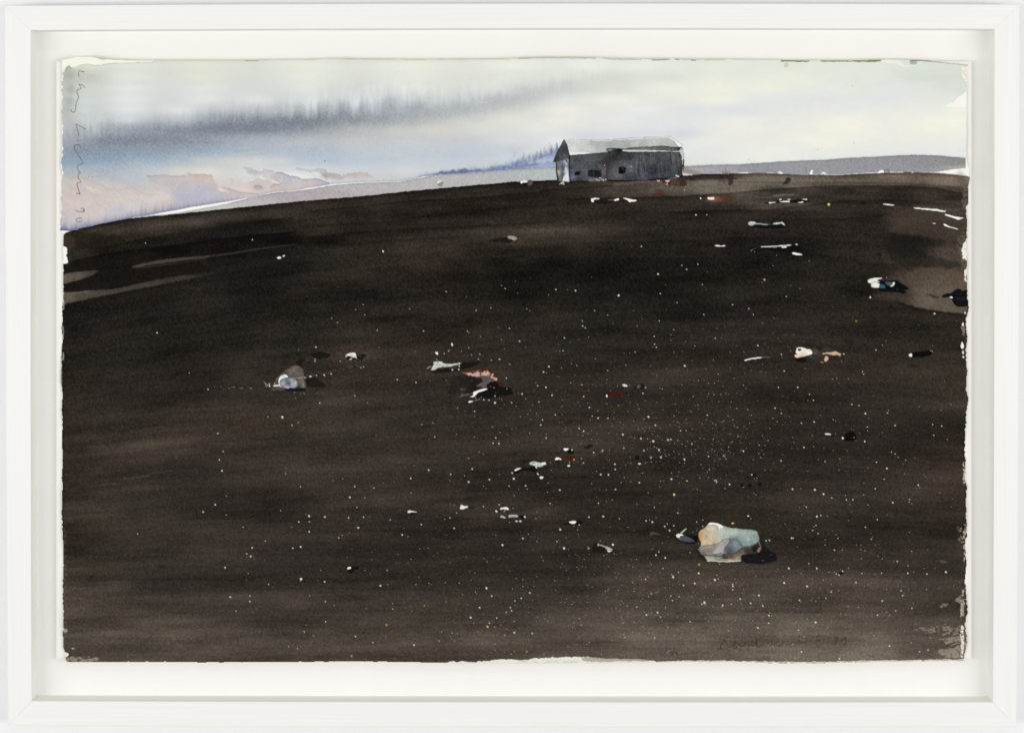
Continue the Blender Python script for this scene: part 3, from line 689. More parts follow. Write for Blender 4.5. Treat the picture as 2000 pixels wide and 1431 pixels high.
frow(920, (140, 48, 42, 34), (200, 60, 50, 43), (280, 52, 47, 43), (380, 50, 45, 42), (500, 56, 49, 46), (620, 56, 49, 45), (760, 52, 46, 42), (900, 48, 43, 38), (1050, 46, 41, 36), (1200, 44, 39, 35), (1350, 42, 38, 35), (1500, 50, 43, 40), (1650, 54, 49, 46), (1780, 58, 50, 46), (1870, 58, 48, 40))
frow(965, (140, 46, 41, 31), (220, 60, 54, 48), (320, 54, 49, 45), (430, 50, 45, 42), (560, 44, 40, 36), (680, 56, 49, 44), (820, 54, 47, 43), (950, 52, 45, 41), (1100, 46, 41, 37), (1250, 44, 39, 35), (1400, 44, 39, 36), (1560, 56, 48, 43), (1700, 52, 47, 44), (1820, 60, 51, 44), (1870, 58, 48, 38))
frow(1000, (140, 58, 52, 42), (200, 66, 60, 52), (300, 60, 55, 50), (400, 48, 44, 41), (520, 46, 42, 39), (640, 60, 53, 49), (760, 56, 49, 45), (880, 56, 49, 45), (1000, 52, 46, 42), (1060, 64, 55, 46), (1150, 50, 44, 41), (1300, 46, 41, 37), (1450, 48, 42, 38), (1600, 50, 45, 41), (1720, 56, 49, 45), (1870, 56, 48, 40))
frow(1035, (140, 48, 42, 32), (200, 54, 47, 37), (300, 52, 48, 45), (420, 54, 49, 45), (560, 60, 53, 50), (700, 60, 52, 49), (850, 54, 47, 43), (1000, 48, 42, 38), (1150, 48, 43, 39), (1300, 44, 39, 36), (1450, 48, 42, 38), (1580, 46, 40, 37), (1700, 44, 40, 37), (1850, 44, 39, 34))
frow(1075, (140, 44, 40, 28), (200, 52, 48, 38), (300, 60, 53, 49), (420, 62, 53, 50), (540, 56, 49, 47), (680, 50, 46, 42), (820, 48, 43, 39), (960, 46, 42, 38), (1120, 48, 44, 40), (1280, 50, 45, 41), (1420, 52, 47, 42), (1560, 52, 46, 42), (1700, 60, 53, 48), (1850, 58, 52, 46))
frow(1110, (140, 62, 56, 46), (200, 58, 53, 44), (300, 54, 49, 45), (420, 56, 51, 47), (560, 56, 51, 47), (720, 56, 50, 46), (860, 62, 54, 50), (1000, 56, 50, 46), (1150, 60, 54, 50), (1280, 62, 56, 50), (1420, 66, 59, 53), (1560, 66, 60, 54), (1700, 64, 58, 52), (1850, 54, 49, 43))
frow(1145, (140, 74, 68, 58), (200, 70, 64, 55), (320, 56, 52, 48), (440, 56, 51, 48), (560, 60, 54, 50), (720, 60, 54, 51), (860, 62, 56, 50), (980, 64, 58, 52), (1120, 64, 58, 54), (1260, 76, 69, 61), (1400, 80, 72, 64), (1560, 78, 70, 62), (1700, 76, 68, 60), (1850, 66, 60, 52))
frow(1180, (140, 80, 73, 64), (220, 74, 67, 58), (340, 68, 62, 54), (460, 64, 56, 52), (600, 66, 59, 54), (760, 72, 65, 57), (900, 70, 64, 56), (1050, 72, 66, 59), (1200, 80, 74, 66), (1350, 84, 77, 68), (1500, 82, 75, 66), (1650, 78, 71, 62), (1780, 72, 66, 57), (1860, 64, 57, 48))
frow(1215, (140, 72, 65, 56), (220, 66, 59, 52), (340, 72, 64, 57), (460, 72, 64, 58), (620, 72, 66, 58), (800, 76, 69, 61), (960, 78, 71, 62), (1120, 82, 75, 66), (1280, 92, 85, 75), (1420, 98, 91, 81), (1560, 98, 91, 81), (1700, 94, 86, 76), (1860, 84, 76, 66))
frow(1250, (140, 80, 73, 63), (220, 82, 75, 65), (340, 88, 79, 69), (460, 84, 75, 66), (620, 84, 76, 66), (800, 84, 76, 67), (960, 86, 78, 68), (1120, 90, 82, 72), (1280, 98, 90, 80), (1420, 106, 98, 88), (1560, 108, 100, 90), (1700, 104, 96, 85), (1800, 84, 76, 67), (1860, 80, 72, 62))
frow(1283, (140, 80, 73, 63), (260, 82, 75, 65), (420, 84, 76, 66), (620, 82, 74, 64), (800, 76, 68, 58), (960, 74, 66, 56), (1120, 92, 84, 72), (1260, 104, 96, 84), (1420, 114, 106, 93), (1560, 118, 110, 97), (1700, 116, 108, 95), (1860, 104, 95, 84))
sx, sy = 10.0, 5.0
gx, gy = np.meshgrid(np.arange(SX0, SX1 + 2 * sx, sx), np.arange(SY0, SY1 + 3 * sy, sy))
cf = np.zeros(gx.shape + (3,))
rows_ = gy[:, 0] > 320
cf[rows_] = idw(F, gx[rows_], gy[rows_], 60.0, 19.0, 3.0)
cf[~rows_] = cf[rows_][0]
fld = upsample(cf, sx, sy)
# brush direction: strokes follow the hill at the top and level out lower down
hc = curve([(100, 478), (350, 424), (600, 392), (1085, 350), (1500, 338), (1900, 356)], XX)
lev = sm((YY - 480) / 900)
tt = YY - (hc - 360) * (1 - lev)
br = (1.7 * fbm(XX, tt, 200, 24, 601, 3) + .7 * fbm(XX, tt, 80, 6, 602, 2) + .22 * vnoise(XX, tt, 60, 2.8, 603) + .8 * fbm(XX, YY, 60, 40, 604, 3))
lum = fld.mean(2, keepdims=True)
kf = 1 - .11 * np.exp(-((YY - 590) / 95.0) ** 2) - .12 * np.exp(-((YY - 470) / 50.0) ** 2) * sm((760 - XX) / 200)
kf = kf * (1 + .16 * fbm(XX + .4 * YY, tt, 260, 46, 620, 3))
fld = fld * kf[..., None] * np.array([1.02, 1.0, 1.01])
fld = fld * (1 + (.12 * br)[..., None])
fld += (2.0 * fbm(XX, tt, 120, 40, 610, 3))[..., None] * np.array([1.0, .1, -.8])
fld += (1.2 * fbm(XX, tt, 90, 50, 611, 2))[..., None] * np.array([-.2, .8, -.9])
fld += (GR2 * (2.4 + lum[..., 0] * .045) + 2.0 * vnoise(XX, YY, 3.2, 2.6, 612))[..., None] * np.array([1, .96, .9])
fm = fld.mean(2, keepdims=True)
wl = sm((fm - 45) / 50)
sp = 50 + (fm - 50) * (1 + .12 * sm((760 - YY) / 120))[..., None]
fld = fld * (sp / fm)
fm = sp
fld = fld * np.array([.975, 1.005, .975]) * .42 + .58 * fm * (np.array([1.13, .99, .88]) * (1 - wl) + np.array([1.105, 1.0, .895]) * wl)
fld = fld * (1 - .07 * sm((YY - 900) / 250))[..., None]
yh = curve(HL, XX) + .7 * WN2
fld += (11 * np.exp(-((YY - yh - 15) / 11.0) ** 2) * curve([(110, 1), (450, .8), (600, .6), (700, .15), (1000, .2), (1150, .6), (1350, 1), (1900, .8)], XX))[..., None] * np.array([1.05, .98, .88])
mf = sm((YY - yh) / 1.3 + .5)
inner = curve([(452, 128), (460, 125), (480, 124), (484, 131), (495, 132), (500, 129), (512, 134), (516, 124), (540, 123), (1300, 120)], YY) - 1.0
mf *= sm((XX - inner - 1.0 * WN1) / 1.5 + .5)
IMG[:] = IMG * (1 - mf[..., None]) + fld * mf[..., None]
CLS[mf > .5] = FIELD

def line(pts, drk, fade, side=1, x0=None, x1=None):
    """a dried wash rim: darker on one side of the line, fading over `fade`"""
    xs = [p[0] for p in pts]
    y0 = curve(pts, XX) + .6 * WN1
    d = (YY - y0) * side
    m = np.where(d > -0.8, np.exp(-np.clip(d, 0, None) / fade) * sm((d + .8) / 1.0), 0) * drk
    m = m * sm((XX - xs[0]) / 12) * sm((xs[-1] - XX) / 12) * (CLS == FIELD)
    IMG[:] = IMG * (1 - m[..., None])

E_ = lambda p: Z(100, 430, 3.976, p)
G_ = lambda p: Z(1050, 360, 3.976, p)
H_ = lambda p: Z(1450, 360, 3.976, p)
line(HL[:22], .45, 5)
line([(1330, 341), (1411, 340), (1530, 340), (1634, 342.7), (1777, 336.4), (1893, 344.5)], .35, 4)
line(E_([(330, 225), (600, 168), (900, 112), (1200, 62), (1420, 30), (1900, -30)]), .3, 8)
line(E_([(140, 320), (400, 265), (700, 222), (1000, 185), (1300, 145), (1550, 115), (1900, 90)]), .5, 12)
line(E_([(100, 360), (400, 300), (700, 250), (1100, 190)]), .18, 14)
line([(600, 412), (700, 402), (800, 392), (900, 388), (1000, 379), (1080, 372)], .35, 6)
line([(600, 441), (760, 432), (900, 410), (960, 407), (1090, 398)], .2, 5)
line([(600, 463), (640, 458), (780, 448), (940, 440), (1090, 432)], .3, 4)
line([(620, 482), (600, 484), (760, 470), (900, 460)], .2, 4)
line([(1050, 371), (1120, 367), (1200, 362)], .3, 3)
line([(1100, 388), (1243, 385.5), (1307, 383), (1330, 383.7), (1360, 381), (1405, 378.5), (1435, 375.8), (1480, 371.7), (1540, 367), (1630, 362.5), (1702, 362.8), (1777, 362.8), (1828, 367), (1888, 379)], .42, 8)
line([(1400, 352), (1440, 354.5), (1530, 355.5), (1640, 356), (1760, 357), (1888, 366)], .22, 3)
line([(1300, 414), (1400, 411), (1500, 410), (1600, 398), (1640, 392), (1760, 391), (1860, 398), (1885, 402)], .35, 4)
line([(1500, 424), (1600, 428), (1700, 424), (1760, 412)], .25, 6)
for i in range(26):
    x0 = rng.uniform(130, 1500)
    L_ = rng.uniform(120, 420)
    yy = rng.uniform(470, 1270)
    s_ = (-.12 if x0 < 600 else -.03 if x0 < 1200 else .01) * (1 - sm((yy - 400) / 700))
    line([(x0, yy), (x0 + L_ / 2, yy + s_ * L_ / 2 - 2), (x0 + L_, yy + s_ * L_)], rng.uniform(.06, .16), rng.uniform(2, 8), rng.choice([-1, 1]))

# light gaps between the bands on the left
wash(E_([(140, 330), (92, 345), (92, 410), (200, 398), (330, 385), (430, 370), (700, 345), (620, 330), (900, 250), (700, 240), (300, 290)]), (30, 27, 24), .6, 4, 2)
wash(E_([(90, 500), (200, 470), (300, 440), (380, 392), (600, 375), (900, 350), (1100, 320), (1300, 390), (1000, 425), (800, 460), (500, 532), (300, 545), (92, 552)]), (27, 24, 22), .75, 1.5, 1)
wash(E_([(88, 415), (200, 400), (330, 388), (378, 392), (350, 410), (300, 440), (200, 470), (88, 498)]), 0, .85, 1.1, 1.1, .18,
     grad=E_([(95, 450, 112, 103, 91), (200, 435, 96, 87, 77), (330, 410, 80, 73, 65)]), ax=10, ay=10)
wash(E_([(88, 555), (125, 562), (300, 545), (500, 535), (800, 465), (1000, 432), (1300, 408), (1150, 448), (1000, 470), (700, 530), (400, 590), (150, 640), (88, 660)]), 0, .85, 1.1, 1.1, .15,
     grad=E_([(100, 610, 106, 97, 85), (250, 590, 88, 80, 70), (400, 560, 80, 73, 66), (700, 505, 74, 67, 61), (1000, 450, 66, 60, 55), (1200, 425, 52, 47, 43)]), ax=14, ay=14)
wash(E_([(125, 572), (200, 558), (290, 548), (290, 558), (200, 570)]), (126, 116, 103), .5, .8)
wash(E_([(620, 370), (640, 352), (800, 316), (1000, 290), (1228, 273), (1228, 290), (1000, 318), (800, 343), (660, 370)]), (80, 73, 66), .9, .8, .8, .15)
stroke(E_([(1228, 282), (1400, 258), (1600, 225), (1750, 205), (1900, 190)]), 2.2, (66, 59, 54), .7, 1.4, 1.0, dry=.5)
stroke(E_([(700, 370), (1000, 330), (1200, 300)]), 1.8, (56, 50, 46), .7, 1.5, .8)
wash([(128, 462), (150, 452), (190, 452), (240, 460), (250, 474), (200, 486), (160, 488), (140, 480)], (32, 27, 23), .6, 5, 4)
wash([(423, 436), (460, 434), (520, 432), (560, 440), (500, 448), (440, 446)], (28, 24, 21), .6, 4, 3)
wash([(126, 468), (136, 458), (150, 470), (138, 492), (126, 488)], (64, 54, 44), .6, 2, 2)
# bare chips on the left rim
wash(Z(60, 420, 5.11, [(240, 160), (400, 160), (350, 175), (310, 200), (240, 210)]), BARE, 1, .6, .6, cls=0)
wash(Z(60, 420, 5.11, [(240, 310), (355, 315), (368, 345), (340, 382), (362, 420), (375, 485), (240, 488)]), BARE, 1, .6, .8, cls=0)
for (y0, y1, w_) in ((586, 604, 1.6), (638, 662, 1.2), (688, 702, 2.2)):
    stroke([(123.5, y0), (124, y1)], w_ * .6, (190, 184, 172), .8, .7, rough=1.2)
wash([(118, 1030), (129, 1030), (131, 1150), (129, 1280), (118, 1280)], (96, 88, 74), .5, 2.5, 3, dry=-.05)
wash([(118, 430), (124, 700), (123, 1280), (118, 1280)], (20, 18, 15), .5, .8, 1)

# right: lighter, drier patches
wash(H_([(1370, 640), (1600, 655), (1745, 690), (1760, 960), (1740, 1005), (1600, 995), (1400, 970), (1280, 935), (1180, 900), (1060, 880), (1010, 850), (1300, 830), (1270, 760), (1290, 690)]), 0, .75, 3.5, 2, .12, 2,
     grad=H_([(1350, 700, 82, 71, 61), (1500, 800, 92, 82, 71), (1450, 930, 112, 102, 89), (1650, 980, 110, 100, 88), (1200, 880, 62, 54, 48), (1700, 720, 92, 78, 64)]), ax=30, ay=20)
line(H_([(1180, 900), (1280, 935), (1400, 972), (1600, 996), (1740, 1008)]), .4, 5)
wash(H_([(1090, 240), (1200, 200), (1330, 195), (1500, 215), (1740, 260), (1740, 440), (1650, 440), (1450, 425), (1250, 385), (1130, 360), (1180, 300)]), (70, 60, 52), .55, 5, 3)
wash(H_([(1150, 385), (1300, 390), (1480, 425), (1600, 440), (1500, 480), (1350, 480), (1450, 560), (1690, 600), (1710, 650), (1500, 640), (1300, 640), (1200, 620), (1100, 500)]), (32, 29, 27), .6, 4, 3)
wash(H_([(1690, 380), (1740, 380), (1745, 600), (1700, 600), (1660, 470)]), (104, 94, 80), .6, 3, 3, dry=.2)
stroke(H_([(1170, 180), (1400, 175), (1560, 200), (1740, 195)]), 1.6, (92, 84, 76), .5, 1.2, 2.2, dry=.1)
wash(H_([(1715, 20), (1755, 20), (1750, 200), (1720, 200), (1700, 100)]), (112, 100, 88), .7, 2, 3, dry=.15)
W_ = lambda p: Z(1780, 300, 3.578, p)
for q in ([(352, 640), (388, 600), (390, 740), (366, 740)], [(370, 820), (388, 800), (388, 895), (376, 895)], [(350, 680), (360, 640), (375, 720), (358, 742)]):
    wash(W_(q), (238, 236, 226), 1, .6, 1.6, dry=.3)
wash(W_([(355, 1180), (365, 1180), (368, 1205), (352, 1205)]), (240, 236, 226), 1, .6, .8)
wash(W_([(345, 1210), (375, 1205), (372, 1270), (360, 1270)]), (128, 114, 100), .9, .8, .8)
wash(W_([(355, 1310), (362, 1320), (370, 1350), (362, 1365), (342, 1350)]), (242, 238, 230), 1, .5, .8)
blob(1881, 688, 1.8, 3.6, (240, 238, 228))
blob(1881.5, 697, 1.8, 2.2, (240, 238, 228))
blob(1885, 611, 1.6, 2.2, (238, 234, 226))
blob(1876, 350, 8, 12, (84, 74, 64), .4, .9)
wash([(1884, 640), (1892, 640), (1890, 770), (1886, 800), (1884, 760)], (64, 56, 50), .7, 1, 1.4)
# right rim, lower half: chips and dry brush
X_ = lambda p: Z(1780, 700, 2.344, p)
for q in ([(240, 755), (252, 755), (250, 810), (236, 830)], [(238, 470), (246, 480), (244, 580), (238, 570)], [(230, 1060), (242, 1050), (240, 1190), (222, 1180)], [(238, 830), (246, 840), (244, 940), (240, 920)]):
    wash(X_(q), (206, 198, 180), .9, .8, 2.0, dry=.1)
wash(X_([(205, 765), (240, 765), (235, 800), (215, 800)]), (96, 88, 76), .7, 2, 2, dry=-.1)
RB = lambda p: Z(1700, 1217, 6.667, p)
wash(RB([(540, 70), (800, 50), (1000, 30), (1180, 10), (1200, 130), (1080, 155), (900, 150), (780, 125), (640, 100)]), (140, 130, 114), .75, 1.5, 3.5, dry=.02)
wash(RB([(870, 210), (1000, 185), (1180, 155), (1190, 225), (1060, 250), (1000, 275), (950, 235)]), (148, 138, 122), .85, .9, 2.2, dry=.3)
wash(RB([(860, 345), (1000, 330), (1080, 310), (1170, 275), (1180, 440), (1050, 455), (930, 405)]), (150, 140, 124), .85, .9, 2.4, dry=.35)
stroke(RB([(1050, 285), (1110, 262), (1190, 245)]), 1.0, (150, 140, 124), .8, .7)
wash(RB([(1185, 20), (1215, 40), (1222, 200), (1215, 330), (1195, 470), (1170, 460), (1180, 300), (1172, 120)]), (232, 226, 210), .95, .8, 1.6, dry=.35)
wash(RB([(1215, 40), (1240, 120), (1262, 260), (1240, 380), (1205, 450), (1222, 300)]), (120, 108, 92), .7, .8, 1.5, dry=.1)
blob(1885.5, 1257, 2, 3.5, (196, 164, 112), .8)
wash(Z(1450, 950, 3.976, [(1530, 925), (1560, 910), (1600, 905), (1580, 925), (1545, 940)]), (150, 140, 124), .8, 1, 1.6, dry=.15)
wash(Z(1450, 950, 3.976, [(1490, 578), (1540, 572), (1610, 575), (1600, 590), (1550, 588)]), (96, 88, 78), .7, 1, 1.6, dry=.1)
wash(Z(1450, 950, 3.976, [(1640, 880), (1730, 800), (1725, 1030), (1690, 1030), (1700, 930)]), (150, 140, 120), .8, 1.2, 2.5, dry=-.08)
wash(Z(1450, 950, 3.976, [(1660, 400), (1710, 290), (1735, 300), (1735, 460), (1700, 430)]), (150, 142, 126), .7, 1.2, 2.0, dry=-.12)
# bottom rim
B_ = lambda p: Z(850, 1240, 3.509, p)
wash(B_([(90, 188), (120, 180), (280, 182), (360, 172), (470, 162), (600, 168), (720, 158), (850, 148), (980, 145), (1080, 155), (1240, 165), (1400, 170), (1520, 180), (1800, 182), (2200, 184), (2200, 200), (90, 200)]), (234, 231, 220), 1, .7, 2.0, cls=0, n=0)
wash(B_([(560, 172), (980, 168), (1000, 186), (560, 188)]), (206, 202, 190), .6, .8, 2.5, dry=-.05)
wash(B_([(1000, 152), (1090, 152), (1240, 162), (1400, 160), (1480, 172), (1400, 178), (1240, 180), (1080, 182), (1010, 175)]), (172, 165, 150), .9, .8, 1.0)
wash(B_([(680, 128), (760, 118), (860, 132), (760, 142)]), (120, 111, 98), .6, 1.5, 2.5, dry=-.1)
wash(B_([(1480, 130), (1620, 100), (1740, 92), (1800, 105), (1700, 125), (1560, 135)]), (128, 119, 105), .6, 2.0, 3, dry=-.05)
wash(B_([(1100, 132), (1400, 122), (1420, 135), (1200, 142)]), (116, 107, 94), .5, 2.0, 3, dry=-.1)
xs = np.arange(1200, 1886, 6.0)
stroke([(q, float(np.interp(q, [t[0] for t in B_ED], [t[1] for t in B_ED])) - 1.2) for q in xs], 1.0, (236, 233, 222), .95, .8, rough=1.4, n=0)
xs = np.arange(136, 860, 6.0)
stroke([(q, float(np.interp(q, [t[0] for t in B_ED], [t[1] for t in B_ED])) - .2) for q in xs], .9, (70, 62, 52), .5, .8, rough=1.4, n=0)
LB = lambda p: Z(0, 1217, 6.667, p)
wash(LB([(860, 440), (1000, 425), (1200, 435), (1290, 450), (1250, 500), (880, 505), (850, 470)]), (140, 130, 115), .9, 1, 2.5, dry=.1)
wash(LB([(825, 370), (895, 385), (880, 430), (840, 445)]), (236, 232, 222), 1, .7, 1.6)
wash(LB([(825, 60), (890, 80), (870, 120), (835, 130)]), (176, 170, 155), .8, .8, 1.6, dry=.2)
wash(LB([(920, 318), (965, 310), (975, 335), (940, 330)]), (176, 170, 155), .8, .7, 1.6, dry=.2)
# ================================================================= barn
K = lambda p: Z(1050, 240, 6.222, p)
DARK = (24, 23, 24)
wash(K([(60, 430), (100, 400), (200, 420), (230, 480), (225, 545), (0, 550), (0, 470)]), (176, 188, 214), .5, 2, 2)
wash(K([(325, 205), (600, 210), (880, 212), (1000, 195), (1180, 186), (1500, 178), (1600, 172), (1690, 228), (1772, 288), (1768, 300), (1640, 300), (1480, 290), (1380, 297), (1180, 302), (1060, 322), (900, 310), (838, 315),
         (850, 358), (640, 375), (390, 392), (365, 290), (335, 215)]), 0, 1, .6, .4, .12, 1.2, cls=BARN, n=0,
     grad=K([(400, 260, 196, 204, 196), (420, 350, 206, 212, 202), (560, 300, 190, 198, 190), (640, 330, 182, 190, 180), (700, 250, 150, 157, 158), (820, 340, 162, 170, 166), (880, 280, 140, 147, 152), (1000, 230, 150, 157, 156), (1080, 290, 140, 147, 146),
             (1200, 240, 172, 180, 174), (1260, 270, 150, 158, 156), (1400, 240, 176, 184, 174), (1600, 240, 162, 172, 164), (1660, 280, 150, 160, 156)]), ax=12, ay=12)
stroke(K([(322, 208), (600, 212), (880, 216), (920, 204), (1180, 192), (1500, 180), (1600, 174), (1690, 228), (1770, 288)]), .9, (240, 240, 234), .9, .6, n=0, rough=.5, dry=.4)
wash(K([(1580, 170), (1650, 192), (1772, 285), (1768, 298), (1715, 292), (1690, 262), (1660, 220), (1600, 185)]), (238, 238, 230), 1, .5, .4, cls=BARN)
wash(K([(383, 342), (425, 366), (625, 355), (632, 375), (392, 390)]), (238, 240, 232), .9, .6, .5)
stroke(K([(330, 203), (560, 206), (780, 204), (900, 206), (1000, 192), (1180, 182), (1500, 174), (1600, 166), (1690, 218), (1775, 280)]), .35, (104, 108, 116), .75, .6, n=0, rough=.5, dry=.5)
# gable end
wash(K([(322, 205), (345, 240), (370, 310), (385, 400), (385, 470), (300, 470), (190, 478), (215, 410), (260, 310), (300, 235)]), 0, 1, .5, .4, .15, cls=BARN, n=0,
     grad=K([(320, 240, 92, 94, 100), (280, 360, 76, 78, 86), (340, 400, 88, 90, 100), (220, 460, 58, 60, 66), (330, 320, 70, 72, 82)]), ax=8, ay=8)
stroke(K([(322, 205), (260, 310), (215, 405), (190, 475), (232, 474)]), .5, DARK, .8, .6, n=0)
stroke(K([(322, 205), (352, 262), (375, 340), (388, 400)]), .6, DARK, .8, .6, n=0)
wash(K([(225, 475), (300, 455), (388, 430), (388, 720), (240, 715), (228, 600)]), 0, 1, .5, .4, .1, cls=BARN, n=0,
     grad=K([(245, 520, 120, 124, 122), (260, 600, 146, 148, 134), (280, 690, 128, 128, 118), (240, 700, 60, 58, 54), (335, 470, 120, 126, 140), (310, 550, 92, 104, 134), (310, 640, 104, 116, 140), (350, 580, 168, 180, 198), (360, 620, 176, 186, 200), (370, 520, 118, 122, 130)]), ax=4, ay=8)
wash(K([(318, 648), (375, 600), (382, 700), (380, 715), (345, 712), (305, 705)]), (222, 222, 212), .9, .7, .6)
stroke(K([(345, 435), (365, 450), (358, 490), (340, 480), (338, 450)]), .4, (176, 182, 190), .7, .6)
blob(1050 + 355 / 6.222, 240 + 465 / 6.222, 1.4, 2.6, (60, 62, 70), .8)
stroke(K([(225, 478), (230, 600), (245, 700), (250, 735)]), 1.0, DARK, .85, .7, n=0)
stroke(K([(298, 470), (300, 560), (292, 640), (298, 710)]), .4, (60, 66, 84), .7, .6)
# long wall
wash(K([(385, 400), (500, 388), (640, 378), (760, 368), (850, 362), (860, 700), (640, 705), (500, 712), (395, 722), (385, 520)]), 0, 1, .5, .4, .15, cls=BARN, n=0,
     grad=K([(450, 440, 84, 86, 92), (600, 430, 88, 89, 94), (760, 440, 80, 81, 86), (820, 470, 72, 68, 72), (420, 530, 78, 82, 92), (440, 600, 84, 94, 116), (430, 660, 92, 104, 128), (560, 590, 94, 98, 110), (560, 670, 84, 88, 102), (700, 560, 86, 88, 96), (800, 600, 88, 92, 104), (800, 660, 76, 78, 88), (520, 700, 56, 58, 68)]), ax=10, ay=10)
wash(K([(850, 355), (900, 330), (1000, 325), (1040, 350), (1200, 352), (1420, 350), (1640, 352), (1730, 352), (1762, 420), (1772, 500), (1768, 600), (1745, 645), (1600, 660), (1500, 680), (1300, 700), (1100, 705), (950, 700), (850, 700)]), 0, 1, .5, .4, .12, cls=BARN, n=0,
     grad=K([(900, 400, 60, 58, 60), (980, 360, 40, 40, 42), (1100, 410, 66, 66, 70), (900, 500, 72, 70, 74), (1050, 450, 72, 73, 78), (1050, 500, 92, 94, 100), (950, 600, 96, 97, 104), (1130, 560, 96, 98, 106), (1100, 660, 80, 80, 90), (1200, 600, 60, 62, 70), (1260, 420, 76, 77, 84), (1260, 620, 84, 88, 106),
             (1400, 450, 76, 77, 86), (1400, 640, 62, 62, 70), (1560, 420, 84, 85, 90), (1550, 560, 66, 66, 78), (1680, 420, 88, 89, 92), (1660, 560, 82, 83, 92), (1600, 630, 70, 72, 84), (1740, 560, 58, 58, 60)]), ax=10, ay=10)
stroke(K([(388, 398), (500, 388), (640, 377), (760, 368), (845, 358)]), .55, DARK, .8, .6, n=0)
stroke(K([(386, 400), (384, 470), (386, 560), (385, 640), (400, 735)]), 1.1, DARK, .85, .7, n=0)
stroke(K([(395, 555), (560, 556), (760, 560)]), .4, (46, 48, 58), .8, .6)
stroke(K([(395, 562), (560, 562), (640, 564)]), .35, (120, 132, 156), .6, .6)
# rusty post and board joints
stroke(K([(845, 392), (850, 520), (845, 690)]), 1.7, (80, 58, 56), .7, 1.0, n=0, rough=.8)
stroke(K([(838, 380), (836, 690)]), .4, (40, 34, 36), .8, .5, n=0)
stroke(K([(872, 380), (880, 690)]), .35, (44, 40, 42), .6, .5, n=0)
wash(K([(905, 380), (1170, 378), (1175, 400), (1160, 440), (1030, 460), (930, 470), (910, 440)]), (52, 50, 52), .5, 1.4, .6)
stroke(K([(930, 470), (1040, 468), (1185, 472)]), .4, (122, 124, 128), .5, .6)
stroke(K([(928, 475), (932, 680)]), .35, (124, 126, 132), .5, .6)
wash(K([(1178, 500), (1230, 490), (1232, 660), (1185, 665)]), (56, 58, 66), .55, .8, .6)
# windows
wash(K([(448, 602), (480, 590), (520, 588), (522, 610), (512, 640), (480, 632), (450, 640)]), (22, 23, 28), .95, .5, .8)
wash(K([(608, 576), (680, 572), (770, 578), (772, 650), (735, 665), (640, 655), (615, 650)]), (26, 27, 34), .88, .9, 1.2, n=0)
stroke(K([(682, 580), (684, 650)]), .5, (78, 84, 98), .8, .5, n=0)
stroke(K([(745, 575), (770, 600)]), .5, (64, 70, 84), .8, .5, n=0)
wash(K([(980, 538), (1030, 528), (1075, 546), (1076, 585), (1068, 612), (1030, 624), (985, 616)]), (14, 15, 20), .97, .5, 1.1, n=0)
stroke(K([(1020, 545), (1045, 578), (1060, 570)]), .35, (110, 114, 124), .7, .5)
stroke(K([(1030, 560), (1040, 545)]), .35, (110, 114, 124), .7, .5)
# board streaks
r2 = np.random.RandomState(5)
for i in range(46):
    x = r2.uniform(1195, 1720)
    y0 = r2.uniform(360, 520)
    y1 = y0 + r2.uniform(60, 200)
    y1 = min(y1, 655)
    dkk = r2.rand() < .5
    stroke(K([(x, y0), (x + r2.uniform(-8, 8), y1)]), r2.uniform(.3, .6), (40, 41, 52) if dkk else (118, 120, 128), .6, .6, n=0, rough=.8)
for pts in ([(1290, 500), (1300, 580), (1320, 598), (1345, 560), (1350, 510)], [(1370, 540), (1376, 600), (1400, 640)], [(1430, 560), (1440, 640)], [(1500, 560), (1505, 650)]):
    stroke(K(pts), .9, (38, 38, 66), .8, .7, .5)
for x in (1285, 1295, 1372, 1395, 1415, 1628, 1640):
    stroke(K([(x, 370), (x + 3, 500 if x < 1500 else 470)]), .35, (136, 138, 144), .55, .6, n=0)
for x in (790, 808, 825):
    stroke(K([(x, 560), (x + 2, 650)]), .4, (128, 134, 146), .5, .6, n=0)
stroke(K([(1200, 600), (1210, 650)]), 1.6, (96, 104, 130), .5, 1.2)
# lean-to roof edge
wash(K([(835, 315), (900, 308), (1000, 318), (1060, 322), (1180, 302), (1380, 296), (1540, 283), (1640, 298), (1755, 298), (1745, 335), (1700, 345), (1560, 345), (1420, 335), (1200, 335), (1040, 328), (1000, 325), (935, 322), (880, 355), (856, 350)]), 0, 1, .5, .4, .3, 1, cls=BARN, n=0,
     grad=K([(870, 335, 122, 126, 122), (960, 320, 70, 72, 70), (1100, 322, 112, 117, 112), (1300, 315, 128, 133, 128), (1540, 310, 104, 108, 104), (1660, 325, 92, 96, 96), (1740, 320, 60, 62, 62)]), ax=8, ay=6)
stroke(K([(836, 316), (900, 308), (1000, 318), (1060, 320), (1180, 300), (1380, 293), (1540, 283), (1640, 297), (1750, 297)]), .5, (30, 30, 32), .9, .6, n=0, rough=.5)
stroke(K([(838, 318), (850, 345), (880, 355)]), .6, (30, 30, 32), .9, .6)
wash(K([(1036, 328), (1200, 332), (1420, 333), (1640, 345), (1640, 354), (1420, 352), (1200, 352), (1055, 352)]), (206, 211, 205), .95, .5, .5, n=0)
stroke(K([(935, 325), (1010, 330), (1050, 356), (1200, 354), (1420, 352), (1640, 355)]), .55, (26, 26, 28), .85, .6, n=0, rough=.7)
blob(1050 + 1000 / 6.222, 240 + 330 / 6.222, 5, 3, (24, 24, 26), .8, .5)
